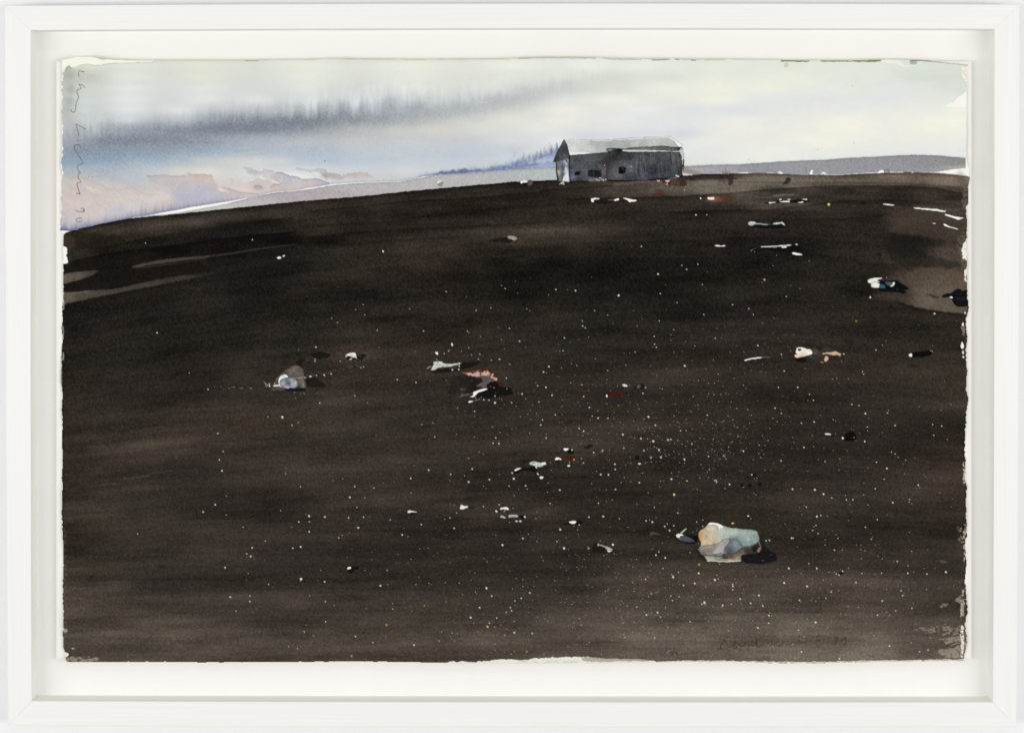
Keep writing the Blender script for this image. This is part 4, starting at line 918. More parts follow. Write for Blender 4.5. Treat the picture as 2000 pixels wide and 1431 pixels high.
# right corner
wash(K([(1742, 298), (1772, 322), (1778, 380), (1775, 450), (1760, 520), (1752, 440), (1735, 380), (1728, 340)]), (176, 184, 180), .95, .5, .8, cls=BARN)
wash(K([(1715, 345), (1740, 380), (1758, 430), (1730, 440), (1700, 380)]), (56, 57, 60), .7, .8, .8)
stroke(K([(1745, 300), (1768, 325)]), .6, (70, 74, 74), .8, .6)
stroke(K([(1772, 450), (1776, 520), (1765, 580), (1752, 640)]), 1.0, (20, 20, 22), .9, .7)
stroke(K([(1778, 360), (1782, 480), (1776, 560), (1768, 640)]), .4, (70, 72, 74), .6, .6)
# foot of the walls, rubble
stroke(K([(240, 712), (320, 716), (380, 722)]), .8, (50, 46, 42), .9, .8)
stroke(K([(395, 722), (500, 716), (620, 712)]), 1.5, (20, 19, 18), .9, .8)
wash(K([(610, 700), (640, 680), (700, 672), (745, 678), (800, 690), (850, 684), (845, 700), (760, 712), (700, 705), (640, 716)]), (134, 122, 108), .85, .7, 1.4)
for a, b in ((720, 690), (760, 670), (782, 684), (800, 695), (828, 688), (745, 700)):
    blob(1050 + a / 6.222, 240 + b / 6.222, 1.3, .9, (206, 204, 194), .9)
blob(1050 + 700 / 6.222, 240 + 716 / 6.222, 4, 1.1, (80, 54, 50), .7)
stroke(K([(850, 700), (1000, 706), (1200, 704), (1330, 704), (1420, 690), (1560, 680), (1700, 668), (1745, 655)]), 1.4, (17, 16, 16), .9, .9)
wash(K([(400, 690), (620, 690), (640, 712), (520, 716), (410, 718)]), (64, 70, 88), .4, 1.2, 1)
wash(K([(920, 735), (1080, 715), (1240, 700), (1390, 702), (1330, 730), (1160, 745), (1000, 762), (930, 755)]), (104, 90, 78), .75, 1.2, 1.2, cls=FIELD)
wash(K([(1640, 660), (1740, 650), (1720, 672), (1600, 690), (1560, 690)]), (120, 124, 122), .6, 1, 1)
for a, b, r_ in ((1690, 645, 2.2), (1710, 652, 1.6), (290, 735, 2.0), (310, 722, 2.0), (316, 745, 1.4), (270, 745, .9), (815, 520, .9), (1140, 533, 1.0), (350, 505, 1.3)):
    blob(1050 + a / 6.222, 240 + b / 6.222, r_, r_ * .8, (238, 236, 228), .95)
wash(K([(1760, 530), (1800, 540), (1860, 560), (1990, 600), (1990, 625), (1880, 635), (1770, 635)]), (142, 128, 124), .6, 1.4, 1.4)
wash(K([(1765, 600), (1790, 618), (1850, 622), (1900, 630), (1800, 645), (1770, 640)]), (228, 218, 208), .85, .7, 1)
stroke(K([(1765, 545), (1762, 610), (1775, 640)]), .5, (206, 206, 204), .7, .6)
# red scraps by the barn corner
stroke(K([(1455, 700), (1470, 712), (1480, 700)]), .8, (236, 228, 220), .95, .6)
wash(K([(1505, 695), (1560, 700), (1600, 712), (1610, 760), (1580, 740), (1560, 725), (1520, 730)]), (72, 30, 25), .9, .8, 1)
wash(K([(1540, 698), (1605, 700), (1605, 716), (1570, 716)]), (232, 212, 204), .95, .5, .8)
stroke(K([(1575, 725), (1570, 750)]), .8, (226, 196, 186), .9, .6)
wash(K([(1605, 705), (1700, 700), (1810, 705), (1815, 740), (1790, 775), (1700, 765), (1610, 755)]), (80, 58, 48), .7, 1, 1, .3)
stroke(K([(1605, 710), (1608, 775)]), .7, (58, 28, 24), .7, .6)
blob(1050 + 1490 / 6.222, 240 + 850 / 6.222, 10, 7, (74, 40, 32), .6, .9)
wash(K([(1000, 880), (1300, 900), (1480, 895), (1600, 888), (1400, 860)]), (62, 50, 44), .3, 2, 2)

wB = window(K([(180, 160), (1790, 740)]), 2)
mB = (CLS[wB] == BARN)[..., None]
gB = IMG[wB].mean(2, keepdims=True)
nB = gB + (IMG[wB] - gB) * .55
nB = np.where(gB > 135, gB * .76 + 58 + (IMG[wB] - gB) * .5, nB * (.93 + .10 * MOT[wB][..., None] + .05 * WN1[wB][..., None]))
IMG[wB] = np.where(mB, nB + GR2[wB][..., None] * 2.5, IMG[wB])

# ================================================================= things on the field
BONE = (243, 240, 228)
WHT = (246, 244, 236)
BLK = (22, 20, 19)
# ridge: two small stones and posts, tufts
c = newcls('painted_stone')
wash(Z(600, 100, 3.976, [(1008, 1010), (1040, 1003), (1055, 1020), (1052, 1045), (1030, 1052), (1012, 1035)]), (150, 142, 132), 1, .6, .4, .3, 1, cls=c)
wash(Z(600, 100, 3.976, [(1008, 1012), (1035, 1004), (1052, 1010), (1030, 1018), (1012, 1030)]), (236, 234, 228), 1, .5, .3)
wash(Z(600, 100, 3.976, [(1655, 1012), (1700, 1005), (1718, 1012), (1700, 1022), (1680, 1022), (1665, 1030), (1655, 1025)]), (238, 238, 234), 1, .5, .4)
c = newcls('painted_stone')
wash(Z(600, 100, 3.976, [(1715, 1005), (1732, 998), (1755, 1012), (1752, 1035), (1730, 1050), (1708, 1042), (1712, 1022)]), (88, 80, 74), 1, .6, .4, .35, 1, cls=c)
wash(D_([(45, 960), (75, 950), (120, 965), (160, 1000), (150, 1005), (125, 990), (128, 1030), (105, 1048), (85, 1030), (92, 1000), (60, 985), (20, 995)]), (50, 36, 32), .75, 1.0, 1.2)
for x0, y0, x1, y1 in ((45, 925, 50, 955), (68, 905, 72, 950), (60, 930, 62, 955), (85, 930, 80, 955), (100, 935, 92, 955)):
    stroke(D_([(x0, y0), (x1, y1)]), .6, (120, 96, 90), .6, .8, 1.2)
wash(D_([(540, 985), (565, 978), (580, 995), (565, 1020), (540, 1035), (508, 1030), (530, 1005)]), (56, 46, 42), .9, .8, .8, .2)
for x in (686, 690, 697):
    stroke(D_([(x, 905), (x + 3, 952)]), .3, (96, 96, 104), .5, .5)
wash(V_([(0, 410), (40, 405), (75, 430), (70, 470), (40, 495), (0, 495), (-20, 450)]), (56, 38, 32), .7, 1, 1)
wash(V_([(40, 360), (400, 350), (560, 350), (580, 410), (380, 400), (200, 420), (60, 400)]), (40, 36, 34), .55, 1.6, 2)

# reserved whites below the barn
def spl(T, items, cls=None):
    for it in items:
        wash(T(it), WHT, 1, .5, .6, cls=cls)
wash(K([(650, 955), (860, 930), (1000, 940), (1130, 955), (900, 965), (830, 990), (760, 985), (700, 965)]), (26, 23, 21), .8, 1, 1)
spl(K, [[(650, 920), (700, 912), (755, 918), (748, 930), (700, 930), (680, 940), (682, 960), (660, 965), (650, 950)], [(915, 935), (950, 930), (985, 918), (992, 925), (985, 942), (940, 950)],
        [(1030, 912), (1100, 918), (1130, 930), (1180, 935), (1210, 940), (1180, 955), (1140, 955), (1125, 968), (1105, 962), (1095, 940), (1060, 925)]])
stroke(K([(860, 940), (930, 938)]), .5, (140, 134, 126), .8, .6)
wash(V_([(440, 630), (640, 600), (720, 640), (640, 690), (500, 700), (440, 680)]), (86, 50, 38), .7, 2.0, 2)
blob(1330 + 430 / 6.667, 290 + 660 / 6.667, 14, 6, (150, 112, 92), .6, .9)
wash(V_([(345, 635), (425, 632), (440, 650), (430, 668), (360, 668), (345, 655)]), (246, 228, 216), 1, .5, .4)
stroke(V_([(255, 640), (256, 655)]), 1.0, (240, 236, 224), 1, .5)
wash(V_([(1190, 610), (1300, 595), (1560, 600), (1500, 608), (1320, 618), (1200, 632)]), (112, 106, 97), .8, .8, 1)
stroke(V_([(960, 632), (1100, 640), (1200, 634)]), .6, (100, 94, 84), .8, .7)
wash(V_([(1080, 712), (1150, 690), (1400, 672), (1560, 660), (1690, 682), (1600, 712), (1250, 705), (1150, 722)]), (20, 18, 17), .9, 1, 1)
spl(V_, [[(1142, 706), (1160, 698), (1240, 696), (1240, 703), (1180, 710), (1165, 720), (1145, 718)], [(1280, 690), (1340, 684), (1410, 682), (1420, 694), (1400, 700), (1300, 698)], [(1280, 660), (1300, 656), (1315, 668), (1280, 674)],
         [(1380, 665), (1400, 656), (1425, 660), (1420, 668)], [(1565, 660), (1620, 654), (1650, 655), (1640, 672), (1610, 668)], [(1515, 702), (1560, 694), (1600, 692), (1595, 705), (1530, 708)]])
blob(1330 + 1925 / 6.667, 290 + 728 / 6.667, 2.6, 2.6, (226, 196, 96), .95)
blob(1330 + 1925 / 6.667, 290 + 730 / 6.667, 1.4, 1.3, (240, 224, 170), .95)
blob(1686, 397, 5, 4, (26, 24, 22), .8, .6)
spl(H_, [[(1090, 152), (1110, 150), (1180, 158), (1178, 166), (1120, 160), (1092, 158)], [(1328, 180), (1360, 182), (1440, 190), (1500, 192), (1580, 208), (1578, 216), (1500, 206), (1400, 196), (1350, 190), (1332, 188)],
         [(1572, 230), (1600, 236), (1660, 252), (1725, 262), (1700, 268), (1672, 278), (1655, 266), (1600, 250), (1574, 240)], [(1562, 308), (1580, 310), (1610, 328), (1676, 346), (1674, 353), (1600, 332), (1565, 320)], [(1478, 302), (1500, 303), (1498, 308), (1480, 308)]])
# white splashes mid right
G = G_
wash(G([(1630, 310), (1690, 300), (1800, 308), (1900, 300), (1940, 318), (1900, 345), (1750, 342), (1640, 330)]), (18, 20, 19), .9, 1, 1)
c = newcls('painted_driftwood')
wash(G([(1632, 300), (1655, 290), (1685, 292), (1700, 302), (1740, 306), (1790, 312), (1780, 318), (1720, 312), (1690, 310), (1660, 325), (1635, 315)]), (176, 186, 184), 1, .5, .5, .2, 1, cls=c)
wash(G([(1640, 295), (1660, 288), (1690, 292), (1690, 300), (1655, 302)]), (222, 230, 228), .9, .5, .3)
wash(G([(1828, 303), (1850, 297), (1885, 295), (1905, 292), (1925, 318), (1912, 318), (1890, 302), (1870, 310), (1835, 312)]), (196, 204, 204), 1, .5, .4, cls=c)
stroke(G([(1690, 300), (1760, 308), (1830, 312)]), .5, (150, 158, 156), .8, .6)
spl(G, [[(1375, 473), (1400, 470), (1425, 478), (1455, 472), (1462, 478), (1440, 484), (1410, 484), (1380, 480)]])
blob(1050 + 1260 / 3.976, 360 + 470 / 3.976, 5, 5, (22, 22, 24), .8, .6)
wash(H_([(130, 490), (330, 490), (420, 470), (470, 485), (440, 510), (370, 520), (230, 520)]), (18, 17, 17), .85, 1, 1)
spl(H_, [[(142, 484), (180, 480), (260, 478), (330, 472), (380, 470), (378, 476), (300, 482), (200, 487), (145, 490)], [(300, 490), (325, 482), (345, 482), (345, 490), (320, 496)], [(410, 465), (420, 458), (432, 466), (420, 470)], [(386, 532), (400, 528), (460, 540), (468, 550), (420, 550), (390, 542)]])
stroke(H_([(235, 490), (265, 491)]), .5, (190, 188, 180), .8)
stroke(H_([(66, 518), (80, 505), (104, 497)]), .5, (190, 188, 180), .8, w1=.3)
stroke(H_([(66, 490), (90, 500), (120, 505), (110, 520)]), 1.4, (18, 18, 18), .6, 1.2)
stroke(H_([(92, 520), (94, 526)]), .5, (190, 188, 180), .8)
blob(1450 + 1060 / 3.976, 360 + 545 / 3.976, 6, 3.6, (28, 25, 23), .7, .8)
# white / blue stone upper right
A2 = lambda p: Z(1640, 520, 7.692, p)
c = newcls('painted_stone')
wash(A2([(560, 235), (680, 215), (860, 215), (940, 260), (1050, 335), (985, 360), (1015, 390), (960, 412), (860, 395), (750, 385), (600, 380), (585, 330)]), (16, 18, 19), .97, .8, .7, cls=c)
wash(A2([(425, 205), (450, 190), (480, 182), (540, 172), (620, 168), (645, 180), (590, 200), (560, 210), (610, 230), (560, 245), (600, 260), (605, 280), (590, 325), (530, 320), (480, 315), (468, 280), (478, 262), (440, 248), (425, 240)]), 0, 1, .5, .4, .08, 1, cls=c,
     grad=A2([(450, 220, 234, 232, 222), (550, 190, 240, 238, 228), (530, 290, 236, 234, 222), (500, 250, 218, 214, 200)]))
stroke(A2([(520, 232), (600, 226), (660, 236)]), .35, BLK, .9, .5)
stroke(A2([(590, 200), (620, 216)]), .8, BLK, .9, .5)
wash(A2([(600, 262), (640, 270), (685, 290), (690, 320), (660, 330), (590, 328)]), (58, 84, 96), 1, .5, .4, .1, 1)
wash(A2([(675, 234), (790, 236), (800, 250), (770, 285), (720, 288), (690, 255)]), (66, 94, 104), 1, .5, .4, .15, 1)
wash(A2([(800, 242), (832, 245), (815, 285), (785, 305), (755, 300), (760, 288), (785, 280)]), (236, 238, 234), 1, .5, .3)
stroke(A2([(760, 290), (800, 270)]), .3, (20, 26, 30), .9, .5)
stroke(A2([(975, 362), (1015, 375)]), .6, (84, 74, 64), .9, .6)
blob(1640 + 868 / 7.692, 520 + 342 / 7.692, 1.0, .8, (96, 100, 100), .8)
blob(1640 + 460 / 7.692, 520 + 466 / 7.692, 1.5, 1.8, WHT, 1)
blob(1640 + 1425 / 7.692, 520 + 712 / 7.692, 1.5, 1.5, WHT, 1)
wash(A2([(1290, 415), (1400, 425), (1480, 450), (1500, 475), (1420, 478), (1340, 440)]), (44, 40, 36), .6, 1.2, 1)
c = newcls('painted_stone')
wash(A2([(1530, 465), (1545, 430), (1600, 402), (1660, 412), (1700, 380), (1750, 340), (1820, 335), (1850, 370), (1910, 350), (1990, 360), (1990, 640), (1930, 600), (1800, 612), (1750, 595), (1705, 550), (1690, 500), (1640, 465), (1580, 470)]), (18, 19, 21), .96, 1, .8, cls=c)
wash(A2([(1645, 460), (1690, 452), (1700, 480), (1660, 475)]), (238, 238, 232), 1, .5, .3)
wash(A2([(1715, 460), (1860, 460), (1920, 500), (1850, 520), (1760, 500)]), (34, 38, 42), .6, 1.4, 1)
wash(A2([(1810, 300), (1860, 290), (1880, 360), (1840, 370), (1815, 340)]), (92, 82, 70), .9, 1, 1)
# small pale stone on a shadow, upper middle
F_ = lambda p: Z(600, 430, 3.976, p)
wash(F_([(1410, 160), (1480, 138), (1550, 130), (1610, 150), (1600, 165), (1540, 178), (1480, 172)]), (28, 24, 22), .8, 1, 1)
c = newcls('painted_stone')
wash(F_([(1552, 130), (1580, 122), (1612, 128), (1632, 145), (1618, 156), (1600, 160), (1588, 150), (1560, 144)]), (158, 152, 136), 1, .6, .4, .3, 1, cls=c)
stroke(F_([(1555, 128), (1585, 122), (1615, 130), (1630, 143)]), .4, (212, 206, 190), .8)
blob(600 + 1256 / 3.976, 430 + 782 / 3.976, 7, 6, (28, 25, 23), .75, .5)
spl(F_, [[(582, 236), (590, 234), (597, 243), (590, 252), (583, 248)]])
spl(E_, [[(1752, 292), (1768, 283), (1785, 285), (1788, 295), (1765, 302)], [(1795, 278), (1810, 270), (1815, 276), (1800, 286)]])
wash(F_([(720, 1), (1, 1)]), (0, 0, 0), 0)

# left stone with pale disc
Pz = lambda p: Z(500, 650, 9.059, p)
wash(Pz([(980, 370), (1040, 335), (1100, 325), (1180, 350), (1280, 370), (1330, 385), (1290, 430), (1200, 450), (1120, 470), (1040, 450), (1000, 420)]), (24, 24, 21), .85, 1, 1)
blob(500 + 1045 / 9.059, 650 + 465 / 9.059, 1.5, 1.6, (150, 160, 158), .9)
blob(500 + 1042 / 9.059, 650 + 500 / 9.059, 1.2, 1.2, (210, 210, 200), .9)
wash(Pz([(700, 520), (760, 470), (820, 450), (870, 465), (840, 500), (800, 530), (790, 600), (750, 590), (720, 560)]), (30, 24, 21), .85, 1, 1)
wash(Pz([(610, 500), (680, 500), (690, 560), (620, 560)]), (70, 34, 28), .5, 1.6, 1)
wash(Pz([(880, 800), (960, 780), (1060, 800), (1150, 850), (1240, 920), (1220, 965), (1100, 960), (980, 965), (890, 960)]), (30, 27, 26), .85, 1.2, 1)
c = newcls('painted_stone')
wash(Pz([(265, 1000), (300, 960), (320, 880), (370, 800), (430, 730), (510, 670), (580, 620), (650, 580), (720, 570), (780, 600), (830, 640), (850, 740), (845, 820), (880, 880), (880, 960), (850, 1020), (760, 1030), (640, 1025), (520, 990), (470, 1030), (380, 1020), (300, 1015)]), 0, 1, 1.0, 1.2, .12, 2, cls=c,
     grad=Pz([(300, 990, 96, 86, 74), (400, 980, 100, 88, 76), (380, 850, 80, 73, 64), (470, 740, 84, 76, 66), (600, 680, 102, 90, 82), (700, 640, 104, 90, 80), (780, 720, 96, 84, 74), (650, 760, 96, 86, 77), (820, 850, 106, 96, 82), (820, 930, 112, 104, 88), (800, 1010, 26, 26, 28), (620, 1020, 24, 24, 26), (740, 980, 44, 46, 50)]), ax=8, ay=8)
stroke(Pz([(550, 640), (545, 700), (570, 770)]), .4, (70, 60, 54), .6)
stroke(Pz([(600, 790), (720, 800), (840, 785), (900, 790)]), .45, (222, 216, 200), .8, .6, dry=.5)
wash(Pz([(400, 870), (410, 800), (440, 755), (510, 732), (550, 745), (570, 785), (500, 800), (440, 820), (415, 860), (430, 930), (460, 965), (430, 955), (405, 920)]), (240, 238, 226), 1, .5, .4)
wash(Pz([(300, 930), (360, 915), (420, 920), (445, 950), (400, 945), (300, 945)]), (236, 230, 216), 1, .5, .5)
wash(Pz([(415, 875), (440, 820), (520, 795), (600, 785), (690, 805), (745, 860), (765, 900), (740, 950), (660, 985), (560, 990), (480, 970), (425, 925)]), 0, 1, .6, .4, .55, 1.0,
     grad=Pz([(450, 870, 168, 172, 172), (500, 930, 150, 158, 164), (560, 870, 96, 104, 112), (580, 900, 90, 98, 106), (640, 850, 160, 168, 174), (660, 920, 150, 162, 178), (700, 880, 176, 184, 190), (560, 970, 176, 184, 190), (740, 900, 110, 114, 112)]), ax=5, ay=5)
wash(Pz([(510, 985), (560, 1000), (600, 975), (660, 970), (720, 990), (860, 985), (880, 1020), (760, 1040), (600, 1035), (530, 1015)]), (20, 20, 22), .92, .7, 1)
for a, b, r_ in ((170, 900, 1.1), (235, 905, 1.4), (240, 942, 1.6), (180, 945, 1.0), (205, 925, 1.0), (150, 870, .6), (330, 895, 1.0), (865, 792, 1.0), (970, 770, 1.8), (1070, 750, 1.1), (1205, 740, 1.4), (1330, 725, 1.5), (1215, 756, 1.0), (1855, 615, 1.0), (1905, 598, 1.0), (680, 1050, 1.2), (790, 1065, .8), (850, 1070, 1.2), (1080, 1065, .7), (1130, 1238, 1.1), (1750, 1108, 1.0), (1490, 500, 1.0), (1060, 252, 1.5), (950, 772, 1.4)):
    blob(500 + a / 9.059, 650 + b / 9.059, r_, r_ * .85, (236, 230, 214) if b < 1000 or b > 1100 else (150, 130, 122), .95)
for i in range(40):
    t = r2.rand()
    blob(598 + 110 * t + r2.randn() * 2, 735 - 22 * t + r2.randn() * 2.2, r2.uniform(.3, .8), r2.uniform(.3, .8), (150, 142, 108), .7)
for i in range(16):
    blob(405 + 90 * r2.rand(), 759 - 4 * r2.rand(), r2.uniform(.3, 1.0), .5, (190, 184, 168), .8)
# small skull-like fragment to its right
wash(Pz([(1560, 420), (1600, 380), (1760, 345), (1800, 380), (1940, 375), (1950, 400), (1900, 430), (1880, 490), (1800, 460), (1700, 480), (1600, 465)]), (22, 22, 20), .85, .9, 1)
c = newcls('painted_bone')
wash(Pz([(1575, 430), (1590, 385), (1640, 362), (1700, 348), (1745, 345), (1770, 380), (1775, 420), (1795, 455), (1770, 445), (1740, 425), (1720, 440), (1690, 430), (1670, 410), (1620, 400), (1595, 440)]), 0, 1, .5, .6, cls=c,
     grad=Pz([(1590, 425, 166, 170, 164), (1640, 380, 232, 230, 218), (1740, 370, 240, 238, 226), (1700, 420, 186, 190, 182), (1780, 445, 206, 206, 196)]))
stroke(Pz([(1660, 470), (1690, 455)]), .8, (240, 238, 226), 1)
stroke(Pz([(1780, 395), (1830, 400), (1860, 425)]), .4, (110, 128, 124), .8)

wB = window(Pz([(200, 550), (950, 1080)]), 2)
mB = (CLS[wB] == c - 1)[..., None]
gB = IMG[wB].mean(2, keepdims=True)
IMG[wB] = np.where(mB, (gB + (IMG[wB] - gB) * .62) * (1 + .16 * WN1[wB] + .10 * MOT[wB])[..., None], IMG[wB])

# middle fragment: pale beam, reddish carcass, white splash
Q = lambda p: Z(810, 650, 9.059, p)
wash(Q([(290, 690), (400, 650), (600, 630), (780, 600), (830, 520), (1000, 520), (1160, 500), (1100, 570), (900, 640), (700, 680), (450, 700), (350, 715)]), (24, 22, 21), .85, 1.2, 1)
wash(Q([(600, 600), (700, 580), (790, 590), (770, 640), (640, 640), (600, 625)]), (56, 54, 54), .7, 1, 1)
wash(Q([(600, 1080), (570, 1050), (640, 900), (660, 780), (800, 740), (1000, 770), (1200, 760), (1450, 850), (1520, 960), (1700, 960), (1750, 1090), (1560, 1120), (1350, 1160), (1150, 1140), (1040, 1060), (800, 1080)]), 0, .9, 1.4, 1.4,
     grad=Q([(650, 1050, 40, 34, 31), (700, 850, 42, 37, 34), (900, 850, 38, 33, 31), (1000, 950, 34, 29, 28), (1400, 950, 24, 18, 17), (1350, 1100, 20, 22, 21), (1600, 1050, 22, 20, 19), (1700, 1080, 22, 20, 19), (850, 1000, 46, 40, 38)]), ax=12, ay=12)
wash(Q([(1440, 850), (1540, 860), (1560, 960), (1480, 950)]), (58, 26, 20), .55, 1.6, 1.4)
c = newcls('painted_beam')
wash(Q([(285, 655), (310, 600), (335, 560), (350, 510), (410, 498), (490, 505), (500, 535), (620, 550), (760, 540), (780, 560), (700, 575), (620, 595), (500, 605), (390, 620), (370, 650), (310, 658)]), (204, 206, 196), 1, .5, .6, .06, 1, cls=c)
for a, b in ((408, 520), (395, 560), (445, 566), (570, 577), (500, 590)):
    blob(810 + a / 9.059, 650 + b / 9.059, 1.5, .8, (40, 38, 36), .85)
stroke(Q([(215, 628), (285, 590)]), .6, (200, 198, 186), .9)
for a, b, r_ in ((338, 520, 1.0), (790, 540, 1.7), (790, 590, 1.2), (780, 645, 1.5), (666, 652, 1.6), (390, 465, .8), (597, 322, .9), (522, 365, .8), (1005, 387, .8), (1152, 377, .9), (1128, 467, 1.0), (1500, 467, 1.3), (1355, 477, .8), (1620, 797, 1.0), (1680, 552, .9), (1855, 148, 1.0), (25, 876, .9), (955, 265, .8), (1420, 1115, 1.0), (1222, 1182, 1.1), (1312, 1188, 1.1), (1420, 1235, 1.8), (1900, 1078, 1.2), (1715, 1232, 1.0), (1060, 1385, 1.0), (757, 1330, .8), (1402, 965, .7)):
    blob(810 + a / 9.059, 650 + b / 9.059, r_, r_, (236, 234, 222), .95)
wash(Q([(650, 180), (665, 178), (680, 215), (665, 235), (650, 212)]), WHT, 1, .5, .3)
wash(Q([(360, 328), (385, 342), (405, 330), (415, 375), (400, 392), (375, 370)]), WHT, 1, .5, .3)
stroke(Q([(830, 680), (900, 672), (1000, 650), (1060, 632), (1200, 640), (1330, 655), (1400, 700), (1480, 800)]), 1.8, (72, 34, 22), .8, 1.2, 1)
c = newcls('painted_carcass')
wash(Q([(825, 690), (870, 705), (920, 698), (1000, 712), (1080, 700), (1110, 690), (1200, 700), (1230, 675), (1300, 668), (1330, 700), (1345, 745), (1385, 712), (1395, 740), (1375, 780), (1440, 800), (1470, 795), (1465, 825), (1445, 850), (1410, 840), (1375, 800), (1330, 770), (1270, 750), (1200, 755), (1130, 765), (1000, 762), (930, 745), (860, 715)]), 0, 1, .6, 2.0, cls=c, dry=.38,
     grad=Q([(850, 700, 160, 118, 102), (1000, 740, 196, 164, 148), (1150, 735, 200, 162, 144), (1300, 700, 212, 170, 148), (1320, 750, 206, 174, 154), (1440, 820, 214, 172, 144)]))
stroke(Q([(1000, 690), (1090, 675), (1180, 655)]), .5, (170, 110, 92), .8)
wash(Q([(1120, 920), (1200, 860), (1180, 800), (1060, 780), (1220, 756), (1330, 775), (1430, 850), (1330, 870), (1280, 920), (1270, 980), (1200, 990), (1150, 950), (1080, 945)]), (98, 88, 88), .9, .9, 1)
wash(Q([(1060, 790), (1160, 790), (1200, 810), (1180, 830), (1080, 815)]), (52, 46, 44), .7, 1, 1)
wash(Q([(800, 970), (850, 985), (905, 990), (860, 1020), (815, 1015)]), (84, 78, 78), .85, .8, .8)
c = newcls('painted_splash')
wash(Q([(970, 1132), (1020, 1112), (1040, 1080), (1035, 1040), (1080, 1030), (1130, 1010), (1200, 990), (1295, 985), (1250, 1015), (1180, 1030), (1130, 1050), (1090, 1090), (1060, 1120), (1030, 1140), (1000, 1130)]), WHT, 1, .5, .6, cls=c)
wash(Q([(1060, 1110), (1150, 1045), (1280, 1040), (1300, 1090), (1230, 1130), (1120, 1140)]), (20, 24, 22), .9, 1, 1)
wash(Q([(945, 1215), (970, 1200), (1050, 1198), (1010, 1218), (960, 1238)]), WHT, 1, .5, .3)
stroke(Q([(1060, 1195), (1155, 1170)]), .4, (200, 196, 184), .8, dry=.4)
stroke(Q([(790, 1130), (900, 1098), (1040, 1060)]), .4, (190, 186, 174), .8, dry=.4)
stroke(Q([(820, 1095), (850, 1080)]), .4, (180, 176, 164), .8)

# right: horse-like skull
c = newcls('painted_skull')
Tz = lambda p: Z(1450, 640, 6.657, p)
wash(Tz([(900, 260), (1080, 230), (1180, 300), (1100, 430), (960, 440), (840, 400), (820, 450), (700, 440), (690, 400), (800, 360), (910, 320)]), 0, .85, 1.4, 1.4,
     grad=Tz([(1000, 270, 30, 27, 26), (960, 310, 84, 74, 66), (1000, 350, 66, 57, 50), (760, 425, 22, 21, 20), (900, 400, 46, 46, 54), (1000, 410, 56, 46, 40), (1080, 300, 62, 56, 48)]), ax=8, ay=8)
wash(Tz([(695, 330), (700, 290), (712, 262), (745, 252), (800, 258), (850, 280), (880, 275), (905, 300), (915, 330), (900, 345), (840, 358), (790, 375), (740, 380), (720, 392), (700, 385), (680, 370), (682, 348), (720, 345)]), 0, 1, .5, .6, cls=c,
     grad=Tz([(740, 300, 240, 238, 226), (860, 320, 242, 240, 230), (700, 365, 232, 206, 180), (820, 350, 228, 214, 190), (780, 365, 214, 196, 170)]), ax=5, ay=5)
wash(Tz([(720, 272), (760, 270), (768, 290), (745, 305), (722, 295)]), (30, 28, 26), .95, .5, .4)
stroke(Tz([(722, 298), (740, 302)]), .35, (190, 186, 170), .8)
stroke(Tz([(870, 296), (895, 290)]), .4, (60, 56, 52), .8)
wash(Tz([(700, 410), (780, 400), (850, 425), (780, 450), (700, 435)]), (20, 19, 18), .9, .8, .8)
stroke(Tz([(870, 378), (930, 395)]), .45, (110, 112, 128), .8)
wash(Tz([(1035, 330), (1120, 322), (1180, 315), (1210, 300), (1240, 322), (1300, 335), (1270, 350), (1280, 375), (1230, 352), (1180, 360), (1150, 345), (1040, 348)]), (208, 180, 146), .95, .7, 1.4)
wash(Tz([(1062, 410), (1080, 378), (1100, 365), (1125, 395), (1110, 415), (1085, 440), (1062, 430)]), (214, 184, 148), .95, .7, 1.4)
blob(1450 + 1318 / 6.657, 640 + 340 / 6.657, 1.3, 1.4, (230, 216, 190), .95)
stroke(Tz([(1020, 445), (1050, 450)]), .8, (200, 172, 140), .8)
stroke(Tz([(35, 423), (120, 402), (250, 385)]), 1.1, (238, 238, 234), 1, .5, w1=1.3)
stroke(Tz([(250, 385), (360, 388)]), 1.1, (110, 112, 112), .9, .6, w1=.6)
wash(Tz([(110, 420), (300, 392), (370, 395), (300, 412), (180, 425)]), (18, 20, 22), .85, .8, .6)
blob(1450 + 1410 / 6.657, 640 + 215 / 6.657, 6, 5, (30, 27, 25), .6, .9)
blob(1450 + 1590 / 6.657, 640 + 225 / 6.657, 4, 3, (32, 29, 27), .6, .9)
blob(1450 + 985 / 6.657, 640 + 515 / 6.657, 8, 6, (56, 28, 22), .5, .9)
# dark pod at far right
Iz = lambda p: Z(1450, 640, 3.976, p)
c = newcls('painted_stone')
wash(Iz([(1295, 215), (1320, 190), (1400, 180), (1475, 175), (1482, 190), (1460, 215), (1400, 228), (1320, 225)]), (14, 14, 15), .96, .8, .6, cls=c)
wash(Iz([(1292, 205), (1305, 200), (1322, 200), (1318, 225), (1298, 226), (1290, 215)]), (236, 234, 226), 1, .5, .5)
stroke(Iz([(1460, 178), (1472, 180), (1478, 190)]), .5, (196, 194, 186), .9)
blob(1450 + 1320 / 3.976, 640 + 295 / 3.976, 8, 4, (36, 32, 29), .5, .9)
